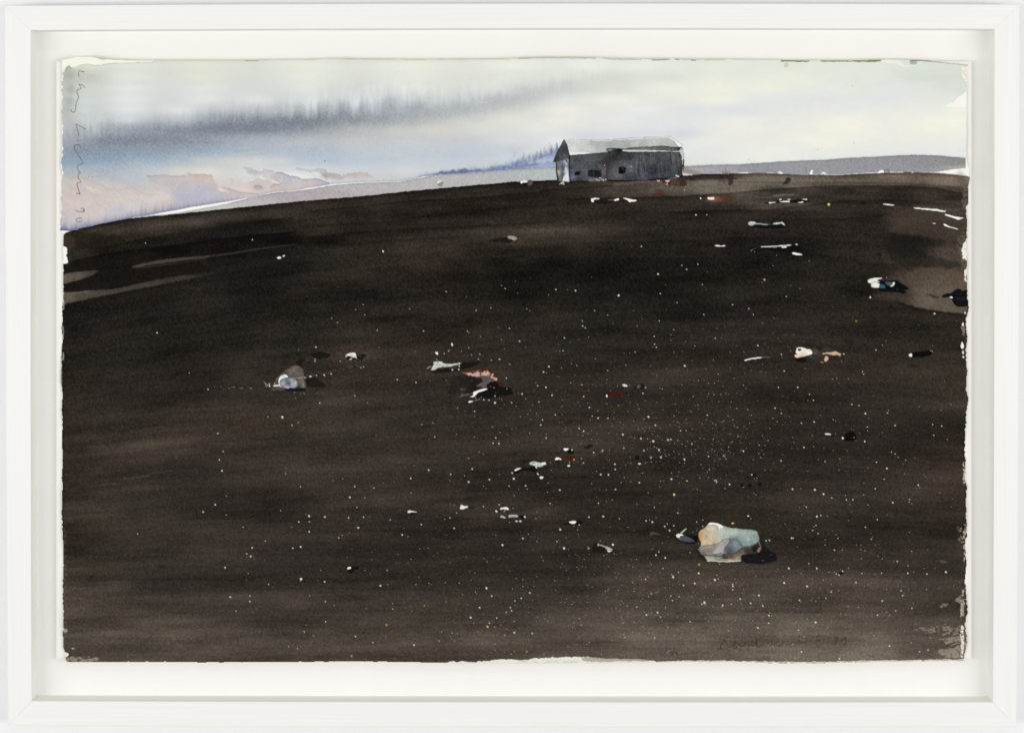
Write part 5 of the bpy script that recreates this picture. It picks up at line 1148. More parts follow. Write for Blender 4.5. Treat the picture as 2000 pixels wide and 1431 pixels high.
# small ones
wash(Iz([(685, 830), (705, 832), (708, 845), (690, 846)]), (20, 19, 18), .9, .7, .5)
spl(Iz, [[(640, 818), (660, 816), (690, 826), (685, 834), (665, 828), (645, 828)]])
c = newcls('painted_stone')
wash(Iz([(780, 860), (800, 825), (830, 805), (870, 812), (888, 835), (885, 875), (850, 880), (810, 882)]), (17, 16, 17), .95, .8, .8, cls=c)
blob(1450 + 780 / 3.976, 640 + 856 / 3.976, 2.0, 2.2, WHT, 1)
wash(Iz([(690, 900), (740, 885), (755, 905), (700, 912)]), (34, 30, 28), .6, 1.2, 1)
for a, b, rx, ry in ((90, 1140, 3.4, 3.2), (58, 1222, 4.2, 3.6), (135, 1212, 4.2, 3.4), (-5, 1218, 3, 3)):
    blob(1450 + a / 3.976, 640 + b / 3.976, rx, ry, (20, 18, 18), .85, .5)
# middle strip
J = lambda p: Z(950, 720, 3.976, p)
wash(J([(1035, 160), (1060, 140), (1100, 142), (1090, 152), (1050, 162)]), (24, 24, 24), .8, .8, .6)
c = newcls('painted_stone')
wash(J([(1052, 122), (1075, 117), (1098, 132), (1090, 142), (1065, 138)]), (228, 228, 220), 1, .5, .4, .1, cls=c)
wash(J([(1115, 190), (1150, 145), (1180, 115), (1215, 112), (1240, 145), (1210, 160), (1165, 158), (1140, 172)]), (24, 25, 26), .92, .8, .6)
c = newcls('painted_stone')
wash(J([(1165, 145), (1178, 122), (1195, 120), (1202, 130), (1190, 150), (1170, 156)]), (88, 96, 100), 1, .6, .4, .25, cls=c)
wash(J([(930, 195), (960, 178), (1020, 175), (1070, 190), (1080, 205), (1020, 214), (950, 212)]), (66, 28, 22), .8, 1.0, .8)
wash(J([(928, 205), (938, 200), (942, 218), (930, 222)]), WHT, 1, .5, .4)
stroke(J([(635, 152), (700, 158), (750, 172), (810, 176)]), 1.0, (86, 40, 28), .7, 1.0, .5)
wash(J([(1230, 138), (1245, 146), (1232, 152)]), (200, 202, 198), .8, .5, .3)
wash(J([(760, 610), (800, 590), (840, 592), (820, 610), (780, 622)]), (20, 18, 17), .8, 1, 1)
wash(J([(620, 640), (650, 620), (685, 640), (680, 660), (640, 655)]), (16, 15, 15), .92, .8, .7)
wash(J([(630, 660), (690, 690), (710, 720), (640, 710), (600, 680)]), (70, 26, 16), .7, 1.6, 1.2)
spl(J, [[(598, 625), (605, 615), (625, 616), (642, 620), (628, 632), (610, 636)], [(532, 705), (540, 690), (560, 688), (580, 698), (582, 708), (560, 704), (545, 708)], [(628, 748), (640, 743), (654, 748), (640, 758), (630, 756)]])
blob(950 + 665 / 3.976, 720 + 630 / 3.976, 1.3, 1.3, WHT)
blob(950 + 680 / 3.976, 720 + 705 / 3.976, 1.5, 1.4, (240, 190, 140))
wash(J([(545, 708), (580, 712), (560, 740), (530, 735)]), (26, 24, 22), .6, 1, 1)
wash(J([(205, 805), (240, 785), (290, 770), (340, 765), (380, 760), (400, 785), (380, 805), (350, 795), (300, 785), (240, 812)]), (18, 20, 20), .9, .9, .8)
wash(J([(255, 720), (300, 705), (350, 700), (340, 715), (290, 730)]), (26, 25, 23), .7, 1, 1)
c = newcls('painted_bone')
Rz = lambda p: Z(950, 860, 9.059, p)
wash(Rz([(760, 400), (790, 375), (840, 362), (880, 375), (905, 395), (910, 380), (960, 395), (1050, 378), (1058, 430), (1020, 435), (990, 465), (940, 468), (890, 450), (900, 500), (870, 485), (860, 455), (820, 440), (770, 430)]), 0, 1, .5, .6, .06, cls=c,
     grad=Rz([(800, 400, 176, 194, 190), (850, 385, 150, 170, 168), (890, 410, 226, 230, 220), (1000, 410, 238, 240, 230), (970, 455, 150, 170, 168), (880, 440, 232, 234, 224), (940, 440, 190, 204, 200), (890, 490, 220, 222, 214)]), ax=4, ay=4)
stroke(Rz([(860, 450), (900, 425), (920, 415)]), .4, (60, 68, 68), .8)
wash(Rz([(495, 520), (530, 500), (570, 482), (635, 492), (580, 505), (540, 530), (505, 540)]), WHT, 1, .5, .5)
spl(Rz, [[(442, 565), (460, 562), (472, 582), (465, 590), (450, 580)], [(470, 658), (485, 660), (502, 680), (485, 692), (472, 680)], [(895, 572), (905, 572), (928, 612), (915, 610)], [(945, 640), (970, 632), (1008, 635), (1005, 655), (970, 680), (948, 665)]])
# scraps in the lower middle
spl(Rz, [[(245, 1200), (270, 1182), (310, 1185), (340, 1172), (380, 1185), (400, 1215), (385, 1232), (350, 1215), (300, 1208), (255, 1225)], [(215, 1130), (240, 1135), (235, 1145), (220, 1140)], [(165, 1238), (185, 1235), (195, 1255), (180, 1272), (165, 1260)]])
stroke(Rz([(335, 1215), (310, 1265)]), .5, (220, 218, 208), .9)
c = newcls('painted_bone')
wash(Rz([(245, 1335), (270, 1325), (310, 1340), (350, 1370), (330, 1378), (270, 1368), (245, 1355)]), (178, 178, 168), 1, .5, .5, cls=c)
wash(Rz([(560, 1330), (590, 1325), (680, 1330), (690, 1365), (670, 1395), (600, 1375), (570, 1355)]), (16, 16, 24), .95, .7, .5)
wash(Rz([(390, 1345), (400, 1315), (450, 1305), (530, 1310), (570, 1330), (545, 1352), (440, 1352), (395, 1360)]), (176, 178, 170), 1, .5, .5, cls=c)
for a in (432, 462, 490, 520):
    stroke(Rz([(a, 1318), (a, 1345)]), .3, (92, 92, 90), .8, .5, n=0)
blob(950 + 680 / 9.059, 860 + 1350 / 9.059, 1.6, 2.0, WHT)
blob(950 + 533 / 9.059, 860 + 1425 / 9.059, 2.5, 1.5, (234, 232, 222))
blob(950 + 600 / 9.059, 860 + 1425 / 9.059, 2.7, 1.5, (234, 232, 222))
Sz = lambda p: Z(1000, 960, 6.657, p)
wash(Sz([(600, 420), (680, 415), (740, 400), (830, 385), (880, 370), (930, 400), (900, 435), (850, 440), (700, 425)]), (20, 18, 17), .85, .9, 1)
wash(Sz([(955, 420), (1040, 420), (1030, 440), (960, 440)]), (24, 22, 20), .6, 1, 1)
spl(Sz, [[(735, 392), (760, 382), (830, 378), (838, 392), (822, 412), (770, 412), (752, 402)]])
blob(1000 + 873 / 6.657, 960 + 430 / 6.657, 1.2, 1.0, WHT)
wash(Sz([(1040, 780), (1060, 660), (1110, 640), (1130, 690), (1190, 720), (1230, 760), (1160, 790), (1090, 780)]), (26, 23, 20), .7, 1.2, 1)
c = newcls('painted_bone')
wash(Sz([(1108, 682), (1120, 670), (1130, 682), (1170, 690), (1210, 705), (1250, 715), (1300, 740), (1308, 755), (1280, 780), (1245, 772), (1228, 745), (1205, 718), (1150, 700), (1125, 700), (1115, 712)]), (186, 184, 172), 1, .5, .4, .15, cls=c)
wash(Sz([(1235, 765), (1280, 770), (1275, 782), (1250, 782)]), WHT, 1, .5, .3)
blob(1000 + 1312 / 6.657, 960 + 686 / 6.657, 1.8, 1.9, WHT)
wash(Sz([(1290, 780), (1400, 760), (1500, 820), (1600, 860), (1480, 860), (1340, 830)]), (40, 36, 32), .4, 2, 1.5)
wash(Sz([(1790, 570), (1800, 530), (1830, 515), (1870, 535), (1940, 552), (1880, 560), (1830, 555)]), (84, 78, 74), .8, .8, .6)
N_ = lambda p: Z(550, 900, 3.976, p)
wash(N_([(985, 395), (1050, 395), (1050, 415), (1010, 425), (985, 412)]), (24, 22, 20), .7, 1, 1)
c = newcls('painted_bone')
wash(N_([(978, 388), (990, 380), (1008, 385), (1050, 393), (1048, 397), (1005, 398), (990, 405), (978, 400)]), (224, 222, 212), 1, .5, .3, cls=c)
wash(N_([(895, 415), (950, 415), (985, 440), (940, 455), (900, 440)]), (34, 31, 28), .5, 1.4, 1)
c = newcls('painted_splash')
wash(N_([(1385, 372), (1390, 345), (1402, 340), (1415, 350), (1445, 345), (1448, 360), (1425, 365), (1415, 375), (1395, 375)]), (232, 228, 218), 1, .5, .6, cls=c)
wash(N_([(1450, 355), (1510, 350), (1490, 370), (1455, 372)]), (30, 27, 24), .6, 1, 1)
wash(N_([(500, 855), (540, 825), (600, 815), (610, 835), (560, 850), (545, 870), (520, 868)]), (20, 18, 17), .85, .9, .9)
spl(N_, [[(508, 830), (525, 820), (540, 825), (535, 838), (515, 842)]])
wash(N_([(150, 925), (175, 925), (195, 945), (170, 940)]), (22, 20, 18), .85, .8, .7)
blob(550 + 151 / 3.976, 900 + 915 / 3.976, 2.2, 2.2, WHT)
blob(300, 1107, 7, 4, (84, 66, 50), .5, .9)
blob(316, 1106, 9, 3, (36, 32, 28), .6, .9)
stroke(Z(100, 760, 3.976, [(370, 745), (430, 738), (500, 730)]), .5, (104, 98, 88), .6, dry=.2)
stroke(Z(100, 760, 3.976, [(560, 695), (640, 688), (760, 668)]), .5, (112, 106, 96), .6, dry=.4)
stroke(Z(100, 760, 3.976, [(760, 655), (850, 642), (942, 630)]), .4, (112, 106, 96), .5, n=0)
wash(Z(100, 760, 3.976, [(380, 690), (520, 650), (700, 620), (740, 650), (600, 690)]), (40, 37, 34), .5, 2, 2)
# dark stones near cluster
wash(J([(1155, 685), (1172, 672), (1190, 685), (1180, 700), (1158, 698)]), (18, 18, 18), .9, .6, .5)
blob(950 + 1190 / 3.976, 720 + 738 / 3.976, 2.6, 1.8, WHT)
wash(J([(1175, 745), (1200, 740), (1205, 752), (1180, 756)]), (18, 18, 18), .8, .6, .5)
stroke(J([(1772, 872), (1778, 862), (1790, 868), (1786, 884)]), .8, (196, 192, 186), .9)
wash(J([(730, 830), (770, 820), (780, 850), (740, 850)]), (28, 25, 22), .5, 1.5, 1)
blob(950 + 1458 / 3.976, 720 + 975 / 3.976, 2.0, 1.9, (236, 216, 160))
blob(1450 + 765 / 3.976, 950 + 672 / 3.976, 5.0, 2.4, (14, 13, 13), .9, .5)
for a, b in ((728, 677), (750, 685), (778, 655)):
    blob(1450 + a / 3.976, 950 + b / 3.976, 1.1, 1.1, WHT)

# ---- the big boulder
Kz = lambda p: Z(1250, 980, 5.7, p)
wash(Kz([(1130, 580), (1200, 570), (1350, 540), (1340, 480), (1390, 478), (1430, 540), (1510, 560), (1525, 650), (1440, 675), (1350, 692), (1240, 680), (1170, 680), (1125, 640)]), (26, 26, 28), .97, .9, .8)
wash(Kz([(1330, 380), (1380, 400), (1400, 480), (1350, 490)]), (34, 31, 30), .6, 1.5, 1)
wash(Kz([(600, 470), (670, 560), (720, 620), (760, 660), (680, 650), (620, 560)]), (40, 34, 30), .7, 2, 1.5)
c = newcls('painted_boulder')
wash(Kz([(655, 330), (680, 305), (720, 290), (755, 245), (780, 228), (850, 232), (920, 260), (1000, 285), (1100, 298), (1220, 305), (1300, 320), (1322, 380), (1330, 430), (1350, 500), (1345, 545), (1300, 570), (1200, 575), (1130, 590),
         (1120, 655), (1000, 662), (900, 655), (760, 650), (730, 625), (720, 600), (680, 580), (660, 540), (665, 500), (680, 480), (670, 440), (652, 380)]), 0, 1, .6, .8, .10, 1.4, cls=c,
     grad=Kz([(665, 350, 190, 146, 96), (690, 400, 204, 168, 122), (720, 450, 208, 176, 134), (740, 330, 192, 168, 138), (800, 300, 196, 186, 166), (800, 400, 208, 184, 148), (780, 460, 206, 180, 144), (870, 420, 188, 184, 166), (900, 330, 172, 184, 178), (960, 380, 160, 180, 178),
              (1040, 330, 156, 176, 174), (1150, 340, 148, 170, 168), (1250, 350, 132, 156, 156), (1200, 410, 146, 172, 178), (1150, 450, 122, 152, 160), (1280, 430, 140, 162, 164), (1220, 480, 118, 142, 148), (1310, 370, 120, 144, 144),
              (700, 520, 134, 122, 116), (770, 540, 122, 116, 116), (700, 570, 110, 100, 96), (820, 500, 124, 126, 128), (1000, 440, 118, 128, 132), (1080, 430, 112, 124, 132), (1040, 500, 116, 126, 134), (1000, 540, 98, 106, 114),
              (780, 610, 142, 150, 136), (880, 610, 128, 138, 126), (760, 640, 190, 184, 164), (960, 620, 120, 98, 78), (1040, 610, 116, 96, 78), (1080, 640, 150, 132, 112), (1100, 560, 112, 96, 80), (1000, 650, 170, 152, 134), (1200, 540, 70, 60, 52), (1280, 520, 36, 30, 28), (1320, 480, 40, 34, 34)]), ax=8, ay=8)
wB = window(Kz([(640, 220), (1360, 670)]), 2)
gB = IMG[wB].mean(2, keepdims=True)
mB = (CLS[wB] == c)[..., None]
IMG[wB] = np.where(mB, gB + (IMG[wB] - gB) * .66 + np.array([7., 6., -1.]) + 3.0 * WN1[wB][..., None], IMG[wB])
# upper facet shading and lines
stroke(Kz([(700, 488), (790, 480), (870, 465), (930, 420), (990, 405), (1060, 412), (1110, 450), (1150, 490)]), .7, (70, 78, 84), .7, .8)
wash(Kz([(935, 470), (1000, 415), (1060, 412), (1110, 450), (1150, 500), (1120, 540), (1060, 570), (960, 570), (950, 520)]), 0, .75, .8, .8, .25, 1.6,
     grad=Kz([(1000, 440, 96, 104, 108), (1060, 450, 138, 148, 154), (1100, 500, 118, 132, 142), (1000, 540, 76, 88, 100), (960, 560, 84, 92, 100)]), ax=6, ay=6)
wash(Kz([(805, 572), (830, 530), (880, 480), (930, 440), (1000, 420), (985, 450), (945, 500), (930, 540), (940, 575), (890, 560), (850, 580)]), 0, 1, .6, .9, .12, 1,
     grad=Kz([(840, 555, 176, 168, 176), (900, 500, 172, 164, 168), (960, 450, 158, 152, 156)]))
stroke(Kz([(808, 574), (850, 582), (895, 565), (940, 578), (945, 520), (952, 505)]), .5, (60, 62, 68), .85, .6, rough=1)
stroke(Kz([(730, 590), (800, 595), (900, 600), (960, 580), (1060, 570), (1120, 530), (1160, 505), (1250, 490), (1300, 470), (1320, 440)]), 1.5, (54, 56, 60), .8, 1.2, 1, rough=1.2)
wash(Kz([(920, 600), (990, 580), (1080, 560), (1130, 520), (1250, 500), (1320, 460), (1340, 520), (1300, 560), (1200, 570), (1140, 575), (1080, 600), (1000, 640), (930, 640), (900, 620)]), 0, .75, 1.6, 2.4,
     grad=Kz([(940, 620, 52, 44, 38), (1010, 600, 84, 66, 52), (1060, 610, 112, 94, 78), (1140, 550, 96, 82, 66), (1200, 540, 60, 50, 44), (1290, 520, 30, 25, 24), (1320, 480, 44, 38, 40)]), ax=6, ay=6)
wash(Kz([(1300, 545), (1330, 500), (1345, 520), (1340, 550), (1310, 560)]), (168, 128, 110), .8, .8, 1)
stroke(Kz([(1320, 440), (1340, 490), (1350, 520)]), .4, (196, 186, 176), .8)
stroke(Kz([(750, 652), (850, 656), (950, 660), (1040, 660), (1115, 655)]), .8, (236, 230, 216), .95, .6, rough=.9)
stroke(Kz([(925, 640), (1000, 640)]), .8, (226, 218, 204), .6, .8, rough=.9, dry=.2)
wash(Kz([(755, 242), (785, 226), (850, 230), (915, 255), (928, 275), (915, 292), (890, 285), (885, 300), (870, 290), (880, 272), (840, 252), (800, 248), (770, 256)]), (242, 238, 228), 1, .5, .6)
stroke(Kz([(765, 262), (800, 256), (845, 262), (870, 290)]), .5, (104, 96, 88), .7, .6)
stroke(Kz([(750, 280), (756, 300), (750, 318)]), .7, (226, 204, 168), .8, .6)
wash(Kz([(665, 350), (690, 330), (700, 400), (690, 450), (672, 440)]), (196, 140, 84), .5, 1.6, 1.2)
for a, b, r_ in ((738, 380, 1.3), (955, 303, 1.1), (775, 320, .6), (700, 345, .8)):
    blob(1250 + a / 5.7, 980 + b / 5.7, r_, r_ * .8, (96, 64, 40), .8)
stroke(Kz([(870, 325), (1000, 345), (1150, 345), (1300, 340)]), 1.5, (176, 198, 194), .4, 1.5)
stroke(Kz([(1110, 450), (1180, 450), (1280, 420)]), 1.4, (104, 140, 150), .5, 1.6)
wash(Kz([(665, 430), (680, 440), (678, 470), (660, 475)]), (30, 26, 24), .8, .6, .6)
stroke(Kz([(920, 258), (1000, 282), (1100, 296), (1230, 303), (1305, 318)]), .5, (60, 72, 72), .5, .6)
# small dark stone left of it
wash(Kz([(480, 370), (560, 368), (645, 375), (650, 440), (600, 475), (520, 460), (440, 440), (405, 405)]), (20, 19, 20), .95, .8, .8)
c = newcls('painted_stone')
wash(Kz([(410, 395), (440, 375), (490, 368), (560, 395), (605, 425), (610, 445), (560, 450), (480, 440), (430, 425)]), (78, 80, 88), 1, .6, .5, .35, 1.2, cls=c)
wash(Kz([(400, 370), (410, 355), (440, 350), (470, 355), (490, 368), (450, 375), (435, 400), (415, 395)]), (236, 232, 208), 1, .5, .5)
stroke(Kz([(458, 342), (515, 296)]), .9, WHT, 1, .5, w1=.6, n=0)
wash(Kz([(105, 355), (120, 330), (140, 328), (170, 345), (240, 355), (200, 362), (140, 352), (120, 372)]), (72, 68, 64), .8, .8, .5)
blob(1250 + 1030 / 5.7, 980 + 237 / 5.7, 1.8, 1.7, (240, 200, 110))
blob(1250 + 658 / 5.7, 980 + 695 / 5.7, 2.2, 2.2, (196, 160, 80), .8)

# ================================================================= spatter
r3 = np.random.RandomState(77)
fieldmask = lambda x, y: 122 < x < 1884 and y > np.interp(x, [q[0] for q in HL], [q[1] for q in HL]) + 8 and y < 1288
def speck(x, y, r, col=(236, 233, 222), a=.95):
    if fieldmask(x, y):
        blob(x, y, r * .9, r * .9 * r3.uniform(.85, 1.2), col, a, .5)
big = [(Z(1250, 980, 5.7, p)) for p in [[(138, 222, 1.6), (275, 270, 1.5), (330, 316, 1.3), (376, 263, 1.2), (302, 242, 1.1), (68, 208, 1.2), (178, 590, 1.7), (281, 620, 1.8), (210, 552, 1.3), (368, 834, 2.0), (653, 793, 1.9), (834, 866, 2.1), (610, 905, 1.6), (1033, 916, 1.3),
        (1034, 937, 1.5), (1032, 973, 1.3), (718, 1118, 2.3), (690, 1135, 1.3), (922, 1148, 1.5), (195, 1228, 1.7), (72, 1255, 1.6), (228, 1278, 1.3), (344, 1043, 1.3), (435, 1052, 1.2), (362, 1095, 1.2), (558, 1330, 1.2), (1203, 154, 1.6), (1605, 899, 1.7), (1860, 937, 1.8),
        (1324, 1038, 1.6), (1955, 1338, 1.8), (1434, 1263, 1.5), (1233, 1125, 1.4), (1657, 738, 1.5), (1404, 430, 1.5), (1441, 426, 1.5), (1688, 402, 1.6), (1706, 400, 1.4), (1970, 160, 1.7), (1312, 1398, 1.4), (1016, 1135, 1.2), (1116, 1078, 1.3), (484, 928, 1.2), (428, 782, 1.1), (63, 858, 1.2), (256, 738, 1.1), (698, 271, 1.0), (631, 222, 1.0), (700, 198, 1.0), (420, 122, 1.3)]]]
big += [Z(100, 760, 3.976, [(1795, 216, 2.0), (1870, 279, 1.2), (1682, 213, .9), (1294, 343, 1.1), (1335, 483, 1.1), (1306, 547, 1.3), (1326, 632, 1.6), (1274, 895, 1.7), (1180, 951, 1.7), (1922, 1028, 1.2), (1560, 1229, 1.5), (1550, 1296, 1.7), (1518, 1276, 1.2), (1350, 1383, 1.7), (1938, 1222, 1.7), (1876, 1232, 1.3), (1662, 1177, .9), (1490, 1070, .9), (1822, 655, .8), (1936, 755, 1.0), (1360, 828, .8), (1360, 974, .8), (1782, 940, .9), (1918, 257, .9), (670, 1121, .9)])]
big += [Z(100, 950, 3.976, [(1390, 855, 1.7), (1544, 846, 1.1), (1543, 891, 1.3), (1688, 757, 1.2), (1436, 965, .9), (1965, 1125, 1.1), (1912, 1255, .9)])]
big += [Z(550, 900, 3.976, [(213, 427, 2.0), (133, 471, 1.2), (216, 471, 1.3), (214, 548, 1.7), (336, 433, 1.6), (530, 281, 1.8), (520, 440, 1.3), (637, 434, 1.4), (595, 517, 1.9), (1003, 134, 1.3), (1480, 61, 1.3), (1452, 162, 1.9), (1614, 144, 1.3), (1803, 138, 1.7), (1313, 103, 1.2), (1142, 70, 1.6), (936, 572, 1.5), (1085, 493, 1.1),
        (1340, 521, 1.4), (1716, 652, 1.6), (1874, 600, 1.4), (1568, 352, 1.2), (1668, 390, 1.5), (1308, 440, 1.1), (845, 455, 1.1), (768, 967, 1.8), (334, 936, 1.7), (341, 1090, 1.3), (343, 1246, 1.1), (821, 846, 1.0), (1591, 986, 2.1), (1538, 1137, 1.7), (1468, 1214, 2.1), (1777, 1137, 1.4), (1786, 1161, 1.3), (1632, 1046, 1.3), (1927, 1022, 1.5),
        (1807, 1331, 1.7), (1946, 1336, 1.3), (1669, 1217, 1.3), (1614, 1257, 1.2), (863, 1148, 1.1), (574, 1360, 1.1), (175, 1323, 1.0), (88, 676, 1.2), (148, 665, 1.5), (444, 596, 1.0), (717, 209, 1.2), (568, 197, 1.0), (585, 359, 1.0), (646, 286, .9), (1028, 1427, 1.6), (709, 1407, 1.0), (1861, 1064, 1.3), (1745, 1173, 1.1), (1812, 1084, 1.1)])]
big += [Z(950, 720, 3.976, [(67, 263, 1.7), (73, 535, 1.3), (97, 580, 1.5), (52, 577, 1.1), (24, 860, 1.4), (213, 853, 1.8), (398, 815, 1.4), (427, 845, 2.8), (570, 940, 1.5), (442, 26, 1.3), (462, 144, 1.2), (397, 132, 1.0), (755, 216, 1.4), (510, 206, 1.1), (942, 13, 1.2), (740, 125, 1.0), (1216, 190, 1.4), (868, 382, 1.5), (800, 300, 1.3), (822, 366, 1.2),
        (1258, 373, 2.2), (945, 384, 1.2), (1313, 438, 1.6), (1060, 510, 1.8), (755, 484, 1.4), (720, 463, 1.3), (436, 397, 1.2), (422, 436, 1.3), (464, 537, 1.3), (536, 357, 1.3), (1200, 541, 1.5), (1296, 562, 2.2), (1410, 551, 1.9), (1434, 548, 1.2), (1340, 630, 1.6), (1355, 687, 2.0), (1538, 702, 1.7), (903, 633, 1.5), (833, 650, 1.2), (1223, 634, 1.4),
        (1278, 690, 1.4), (998, 740, 1.5), (948, 822, 1.8), (888, 820, 1.5), (1000, 780, 1.3), (1003, 936, 1.3), (1437, 856, 1.8), (1558, 870, 1.4), (1725, 680, 1.4), (1842, 675, 1.3), (1596, 583, 1.4), (1508, 480, 1.3), (1715, 360, 1.2), (1067, 614, 1.3), (305, 907, 1.2), (176, 908, 1.1), (754, 730, 1.1), (1188, 884, 1.3), (870, 1043, 1.2), (494, 1045, 1.1), (907, 1146, 2.0),
        (796, 1150, 1.3), (1033, 1163, 1.1), (573, 1247, 1.9), (603, 1392, 2.3), (125, 1366, 1.5), (283, 1316, 1.1), (548, 1340, 1.1), (795, 1392, 1.3), (1888, 897, 1.6), (1290, 1188, 1.1), (1385, 1222, 1.2), (1423, 1254, 1.3)])]
big += [Z(1450, 640, 3.976, [(955, 665, 1.6), (950, 882, 1.5), (906, 603, 1.3), (850, 594, 1.2), (1185, 758, 1.2), (1128, 661, 1.1), (1122, 1091, 1.7), (1101, 1174, 1.2), (1366, 1220, 1.4), (1168, 1356, 1.6), (562, 1257, 1.9), (630, 1290, 2.0), (389, 1252, 1.6), (642, 1037, 1.2), (478, 928, 1.4), (557, 730, 1.4), (325, 335, 1.2), (120, 138, 1.2), (303, 207, 1.2),
        (1037, 172, 1.1), (933, 340, 1.2), (941, 360, 1.0), (254, 623, 1.4), (280, 463, 1.2), (430, 463, 1.2), (1041, 1043, 1.3), (1477, 750, 1.2), (1548, 762, 1.2), (1486, 834, 1.1), (1590, 867, .9), (300, 1032, 1.4), (458, 740, 1.1), (302, 664, 1.1), (551, 562, 1.1), (521, 517, 1.1), (72, 1140, 1.3), (8, 957, 1.5), (970, 770, 1.2), (1158, 964, 1.1), (1186, 978, 1.0), (808, 1335, 1.2), (858, 1333, 1.3), (1298, 1332, 1.1), (1296, 1352, 1.0), (694, 1320, 1.2), (497, 1391, 1.2), (1032, 1249, 1.1)])]
big += [Z(1450, 950, 3.976, [(578, 231, 1.6), (610, 222, 1.1), (572, 300, 1.2), (588, 363, 1.2), (545, 340, 1.1), (742, 400, 1.2), (1048, 255, 1.2), (1001, 407, 1.2), (715, 492, 1.4), (955, 314, 1.2), (1202, 581, 1.2), (1284, 672, 1.5), (1433, 677, 1.5), (1580, 662, 1.9), (928, 673, 1.2), (1081, 670, 1.0), (578, 634, 1.6), (516, 596, 1.1), (360, 632, 1.5), (502, 773, 1.7),
        (690, 816, 1.5), (882, 743, 1.3), (1233, 806, 1.2), (1245, 844, 1.4), (1086, 887, 1.3), (1191, 962, 1.3), (1316, 942, 1.2), (1050, 996, 1.1), (568, 1052, 2.0), (1142, 1236, 1.5), (435, 1112, 1.2), (458, 1281, 1.4), (754, 1335, 1.4), (205, 1000, 1.5), (204, 1059, 1.4), (120, 1095, 1.7), (1376, 1280, 1.2), (1442, 1267, 1.2), (443, 880, 1.3), (158, 923, 1.4), (324, 746, 1.8), (129, 844, 1.5), (648, 864, 1.1), (65, 904, 1.4), (46, 227, 1.5)])]
big += [Z(1050, 360, 3.976, [(935, 697, 1.9), (629, 863, 2.0), (295, 825, 1.5), (953, 848, 1.3), (1245, 620, 1.2), (1120, 630, 1.0), (1157, 660, 1.0), (1280, 778, 1.1), (1762, 740, 1.9), (1514, 934, 1.2), (1640, 965, 1.1), (1290, 1010, 1.1), (443, 980, 1.2), (544, 1015, 1.0), (349, 1100, 1.6), (370, 1114, 1.1), (348, 1063, 1.0), (208, 1192, 1.3), (908, 1240, 1.2), (922, 1264, 1.1), (905, 1180, 1.0),
        (944, 1060, 1.1), (1057, 1128, 1.0), (1084, 917, 1.1), (757, 1301, 1.1), (198, 1291, 1.0), (88, 1414, 1.5), (1143, 1408, 1.9), (142, 816, 1.2), (1710, 1252, 1.2), (1380, 1195, 1.2), (1675, 1011, 1.1), (806, 483, 1.4), (1931, 870, 1.0), (1230, 238, 1.6), (1314, 236, 1.0), (1140, 44, 1.0)])]
big += [Z(600, 430, 3.976, [(903, 860, 1.2), (1245, 862, 1.0), (1080, 554, 1.0), (1538, 531, 1.0), (1932, 538, 1.1), (1312, 700, 1.1), (1426, 681, 1.0), (1570, 839, 1.1), (235, 793, 1.0), (435, 656, 1.0), (543, 855, 1.0), (376, 694, .8), (190, 762, .9), (700, 1237, 1.2), (1836, 1178, 1.3), (1876, 1137, 1.0), (1790, 1285, 1.2), (1855, 1297, 1.3), (1900, 1360, 1.3), (1800, 1410, 1.1), (98, 1419, 1.2), (1670, 1347, 1.0), (1649, 940, 1.0), (844, 1259, .9), (796, 690, .9)])]
big += [Z(100, 430, 3.976, [(821, 874, 1.4), (732, 178, 1.0), (1562, 152, 1.3), (1073, 1186, .9), (1218, 1313, 1.3)])]
for L_ in big:
    for (x, y, r) in L_:
        speck(x, y, r)
YEL = (206, 160, 64)
for x, y, r in ((755, 1220, 2.0), (952, 1223, 2.2), (687, 1280, 1.8), (829, 1182, 1.4), (767, 1178, 1.2), (897, 1138, 1.2), (803, 962, 1.2), (849, 853, 1.6), (824, 829, 1.0), (1029, 1272, 1.6), (858, 1251, 1.4), (612, 1241, 1.3), (986, 1240, 1.3), (1316, 967, 1.4), (1493, 546, 1.6), (1672, 627, 1.6), (1493, 546, 1), (1442, 852, 1.2), (1433, 1021, 1.4), (1136, 895, 1.2), (1196, 976, 1.0)):
    blob(x, y, r, r, YEL, .85, .6)
blob(952, 1223, 1.0, 1.0, (240, 226, 170))
# fine random spray, denser round a few centres
cent = [(1350, 872, 85, 34, 420), (1240, 850, 170, 60, 300), (1400, 1180, 230, 60, 680), (1250, 1130, 120, 50, 120), (1300, 1060, 330, 130, 260), (1480, 760, 90, 70, 170), (1150, 900, 150, 120, 200), (1200, 760, 180, 70, 170), (950, 1130, 200, 90, 190), (1450, 640, 180, 90, 70), (1250, 640, 130, 70, 40), (1640, 1040, 160, 90, 150), (760, 960, 180, 110, 130), (1600, 850, 120, 70, 90),
        (1600, 1200, 160, 60, 140), (1400, 900, 400, 260, 300), (1080, 1230, 130, 40, 120), (900, 700, 200, 90, 60), (680, 1180, 160, 60, 60)]
for cx, cy, sx_, sy_, n_ in cent:
    for i in range(n_):
        x = cx + r3.randn() * sx_
        y = cy + r3.randn() * sy_
        if y < 480 or (x < 480):
            continue
        r = .26 + abs(r3.randn()) * .24
        v = r3.uniform(.4, .95)
        speck(x, y, min(r, 1.5), (232, 226, 208) if r3.rand() > .06 else (190, 160, 96), v)

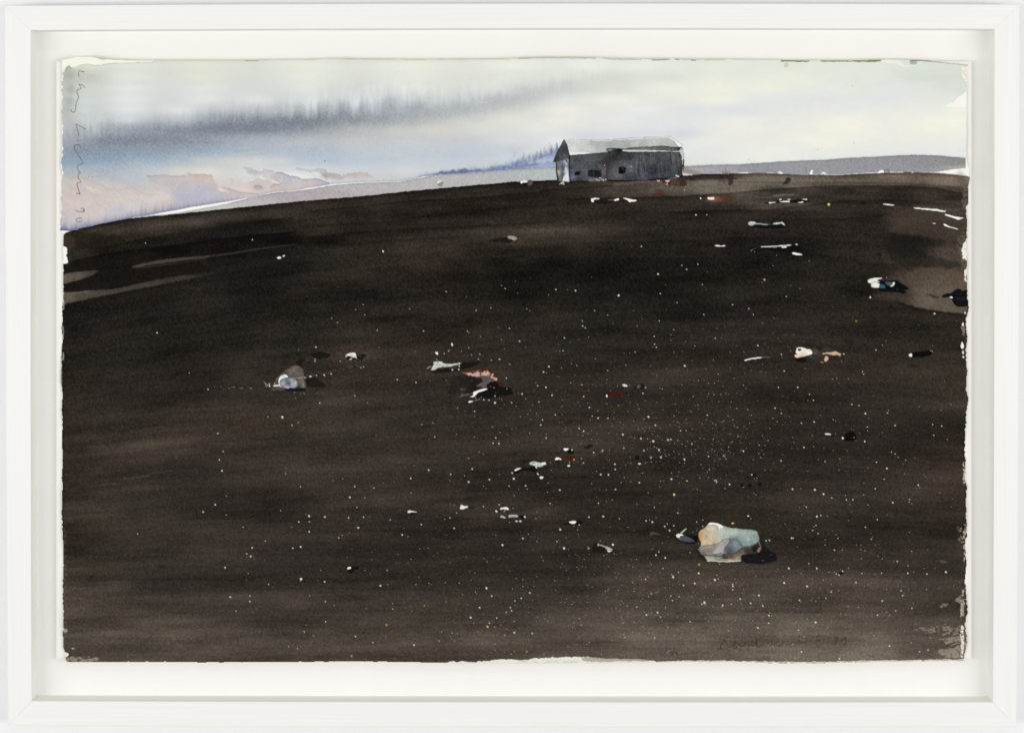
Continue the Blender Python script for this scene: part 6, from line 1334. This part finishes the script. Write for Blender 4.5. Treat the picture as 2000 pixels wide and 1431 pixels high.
# ================================================================= writing
PEN = (66, 60, 58)
pen = newcls('painted_signature')
Zs = lambda p: Z(100, 100, 3.976, p)
def inkline(p, w=.52, a=.9, w1=None):
    stroke(Zs(p), w, PEN, a, .55, w1=w1, rough=.2, n=2, cls=pen)
inkline([(252, 162), (232, 157), (212, 155), (212, 175), (216, 202)], w1=.35)
blob(100 + 250 / 3.976, 100 + 162 / 3.976, 1.2, .8, PEN, .9)
inkline([(262, 285), (245, 265), (216, 257), (226, 275), (234, 290), (225, 297), (205, 297), (198, 315), (205, 335), (213, 355), (208, 375), (196, 395), (191, 420), (190, 455), (182, 475), (165, 475), (155, 465), (158, 456)])
inkline([(264, 604), (240, 592), (215, 578), (193, 567), (200, 600), (212, 635), (213, 658)], w1=.3)
blob(100 + 262 / 3.976, 100 + 603 / 3.976, 1.1, .8, PEN, .9)
inkline([(228, 746), (218, 728), (198, 724), (178, 738), (182, 765), (205, 800), (232, 840), (250, 868), (235, 876), (210, 883), (200, 900), (208, 925), (228, 945), (215, 952), (207, 965), (210, 990), (230, 1010), (228, 1022), (206, 1020), (200, 1030), (205, 1060), (215, 1085), (224, 1112)])
inkline([(224, 1112), (212, 1104), (196, 1102), (200, 1110)])
inkline([(188, 1236), (210, 1246), (240, 1250), (258, 1242), (255, 1226), (242, 1219), (232, 1226)])
blob(100 + 254 / 3.976, 100 + 1238 / 3.976, 1.4, 1.9, PEN, .9)
inkline([(238, 1300), (222, 1294), (200, 1300), (192, 1312), (205, 1324), (225, 1326), (242, 1316)], a=.8)
blob(173.0, 346.0, .8, .8, PEN, .9)
blob(180.0, 345.8, .8, .8, PEN, .9)
U = lambda p: Z(1380, 1210, 6.25, p)
def ghost(p, w=.85, a=.85):
    stroke(U(p), w, (60, 50, 43), a, .7, rough=.4, n=1)
ghost([(160, 235), (200, 240), (230, 250)])
ghost([(215, 240), (185, 290), (165, 345), (185, 350)])
ghost([(260, 325), (290, 330), (340, 290), (360, 262), (345, 300), (330, 345), (355, 348), (385, 310), (405, 290)])
ghost([(405, 290), (400, 300), (430, 325), (470, 300), (498, 282)], .9)
ghost([(520, 300), (515, 340), (505, 370)])
ghost([(530, 310), (550, 292), (560, 320), (600, 290), (620, 240), (590, 240), (640, 240)])
ghost([(620, 250), (605, 310), (640, 330), (680, 292)])
ghost([(760, 268), (800, 262), (812, 275), (790, 300)])
ghost([(820, 308), (860, 270), (870, 262)])
ghost([(870, 315), (895, 318), (935, 258)], 1.1, .6)
ghost([(1110, 205), (1130, 215), (1120, 250), (1140, 265), (1120, 280)], .8, .4)
ghost([(1215, 298), (1225, 300)], .9, .4)
ghost([(1340, 215), (1360, 188), (1385, 185)], .9)
ghost([(1345, 240), (1385, 240), (1370, 250)], 1.4, .6)
ghost([(1570, 210), (1600, 225), (1590, 260), (1570, 280)], .9)
ghost([(1655, 240), (1690, 225), (1700, 205), (1695, 250), (1700, 285), (1685, 300)], .9)
for (a, b) in ((500, 345), (512, 350), (1670, 265), (1690, 285)):
    stroke(U([(a, b), (a + 5, b - 14)]), .4, (150, 142, 130), .5, .5)
# the pencilled letters form their own layer: mark their cells
LABELS = {
    1: 'pale grey and blue wet-in-wet sky with pinkish clouds at its left',
    2: 'pale grey strip of far shore behind the hill crest',
    3: 'dark brown-black hillside spattered with white flecks',
    4: 'grey barn with a pale roof on the hill crest',
    5: 'small round white-topped stone on the grey strip left of the barn',
    6: 'small brown stone nearest the left end of the barn',
    7: 'pale grey stick with a dark shadow, upper right',
    8: 'white stone with blue facets and a black shadow, right side',
    9: 'black stone cut by the right edge of the sheet',
    10: 'small beige stone on a dark smear below the barn, left of it',
    11: 'brown stone with a pale blue disc and white rim, left side',
    12: 'small white arched bone just right of the stone with the disc',
    13: 'pale grey speckled beam above the reddish carcass',
    14: 'pinkish orange ragged streak over a black shadow',
    15: 'white splash under the pinkish streak',
    16: 'white skull with a dark eye hole and tan trail, right side',
    17: 'black pod with a white tip near the right edge',
    18: 'round black stone with a white dot at its left',
    19: 'small white pebble above the dull red smear',
    20: 'small blue-grey pebble in a black shadow',
    21: 'white and pale green bone in the middle of the field',
    22: 'pale ribbed fragment with a black end, lower middle',
    23: 'thin pale forked bone, lower middle left of the boulder',
    24: 'small white hooked fragment, leftmost of the lower row',
    25: 'small white blotch in the lower middle',
    26: 'large ochre and blue-green boulder, lower right',
    27: 'grey-blue stone with a cream tip left of the boulder',
    28: 'thin pen signature and the number 90 running down the left edge',
}

# ------------------------------------------------------------------ the sheet as geometry
# pigment colour is the reflectance that gives these values under the lamps
ALB = np.clip(lin(IMG) / WHITE_GAIN - 0.0025, 0.003, 0.90)

def sheet_z(x, y):
    z = 0.00035 * np.sin(x / 210.0 + 1.0) * np.cos(y / 170.0) + 0.0003 * np.sin(x / 95.0 + y / 260.0)
    ex = np.exp(-np.clip(x - 120, 0, None) / 22.0) + np.exp(-np.clip(1888 - x, 0, None) / 22.0)
    z = z + ex * (0.0006 * np.sin(y / 37.0) + 0.0005 * np.sin(y / 13.0 + x / 50.0))
    z = z - 0.00025 * (np.exp(-np.clip(y - 116, 0, None) / 8.0))
    return Z_PAPER + z

ZZ = sheet_z(XX, YY)
KK = U_ * (CAM_D - ZZ) / CAM_D
VX = (XX - FOOT[0]) * KK - ROOT[0]
VY = -(YY - FOOT[1]) * KK - ROOT[1]
VZ = ZZ - ROOT[2]
VERT = np.stack([VX, VY, VZ], -1).reshape(-1, 3)
COL = np.concatenate([ALB.reshape(-1, 3), np.ones((NX * NY, 1))], 1).astype(np.float32)
cell_in = (DE[:-1, :-1] + DE[1:, :-1] + DE[:-1, 1:] + DE[1:, 1:]) > 0
# majority class of the cell's corners (the top-left one decides ties)
cell_cls = CLS[:-1, :-1].copy()
cell_cls[(CLS[1:, 1:] == CLS[1:, :-1]) & (CLS[1:, 1:] == CLS[:-1, 1:])] = CLS[1:, 1:][(CLS[1:, 1:] == CLS[1:, :-1]) & (CLS[1:, 1:] == CLS[:-1, 1:])]

m_paint, nt, b = new_mat('watercolour_on_rag_paper', 0.95, 0.05)
N, L = nt.nodes, nt.links
at = N.new('ShaderNodeAttribute')
at.attribute_name = 'pigment'
L.new(at.outputs['Color'], b.inputs['Base Color'])
tc = N.new('ShaderNodeTexCoord')
nz = N.new('ShaderNodeTexNoise')
nz.inputs['Scale'].default_value = 900
nz.inputs['Detail'].default_value = 3
L.new(tc.outputs['Object'], nz.inputs['Vector'])
bp = N.new('ShaderNodeBump')
bp.inputs['Strength'].default_value = 0.35
bp.inputs['Distance'].default_value = 0.00012
L.new(nz.outputs['Fac'], bp.inputs['Height'])
L.new(bp.outputs['Normal'], b.inputs['Normal'])

def patch(name, ci, cj, parent, extra=None):
    """a mesh of the given grid cells, with their pigment"""
    v0 = ci * NX + cj
    quads = np.stack([v0, v0 + NX, v0 + NX + 1, v0 + 1], 1)
    co, colr = VERT, COL
    if extra is not None:
        quads = np.concatenate([quads, extra[0]])
        co = np.concatenate([VERT, extra[1]])
        colr = np.concatenate([COL, extra[2]])
    used, inv = np.unique(quads.ravel(), return_inverse=True)
    n, f = len(used), len(quads)
    me = bpy.data.meshes.new(name)
    me.vertices.add(n)
    me.vertices.foreach_set('co', co[used].astype(np.float32).ravel())
    me.loops.add(f * 4)
    me.loops.foreach_set('vertex_index', inv.astype(np.int32).ravel())
    me.polygons.add(f)
    me.polygons.foreach_set('loop_start', (np.arange(f) * 4).astype(np.int32))
    me.polygons.foreach_set('loop_total', np.full(f, 4, np.int32))
    me.update(calc_edges=True)
    ca = me.color_attributes.new('pigment', 'FLOAT_COLOR', 'POINT')
    ca.data.foreach_set('color', colr[used].astype(np.float32).ravel())
    me.materials.append(m_paint)
    o = bpy.data.objects.new(name, me)
    sc.collection.objects.link(o)
    o.parent = parent
    return o

# bare paper: unpainted cells, the deckle's thickness all round and the back of the sheet
ii, jj = np.nonzero(cell_in & (cell_cls == 0))
pad = np.pad(cell_in, 1)
A_in = pad[1:-1, 1:-1]
sk = []
def side(di, dj, a, b3):
    q = A_in & ~pad[1 + di:pad.shape[0] - 1 + di, 1 + dj:pad.shape[1] - 1 + dj]
    i, j = np.nonzero(q)
    sk.append(np.stack([(i + a[0]) * NX + j + a[1], (i + b3[0]) * NX + j + b3[1]], 1))
side(-1, 0, (0, 1), (0, 0))
side(1, 0, (1, 0), (1, 1))
side(0, -1, (0, 0), (1, 0))
side(0, 1, (1, 1), (0, 1))
sk = np.concatenate(sk)
nv = NX * NY
uniq, invs = np.unique(sk.ravel(), return_inverse=True)
low = VERT[uniq] + np.array([0, 0, -0.0006])
lowi = nv + invs.reshape(-1, 2)
skirt = np.stack([sk[:, 1], sk[:, 0], lowi[:, 0], lowi[:, 1]], 1)
# back: one coarse strip per few rows
bi = np.arange(12, NY - 14, 12)
ncol = 48
bv = []
for i in bi:
    js = np.nonzero(cell_in[i])[0]
    jx = np.linspace(js[0] + 2, js[-1] - 2, ncol).astype(int)
    bv.append(VERT[i * NX + jx] + np.array([0, 0, -0.0006]))
bv = np.concatenate(bv)
base = nv + len(uniq)
q = []
for r_i in range(len(bi) - 1):
    for c_i in range(ncol - 1):
        a0 = base + r_i * ncol + c_i
        q.append((a0, a0 + 1, a0 + ncol + 1, a0 + ncol))
newv = np.concatenate([low, bv])
white = lin((236, 228, 206)) / WHITE_GAIN
lowc = COL[uniq].copy()
lowc[:, :3] = 0.35 * lowc[:, :3] + 0.65 * white * .8
newc = np.concatenate([lowc, np.tile(np.array([*white, 1.0]), (len(bv), 1))]).astype(np.float32)
sheet = patch('paper_sheet', ii, jj, root, (np.concatenate([skirt, np.array(q)]), newv, newc))

for k, nm in enumerate(names):
    if k == 0:
        continue
    ii, jj = np.nonzero(cell_in & (cell_cls == k))
    if len(ii):
        o = patch(nm, ii, jj, sheet)
        if k in LABELS:
            o['label'] = LABELS[k]
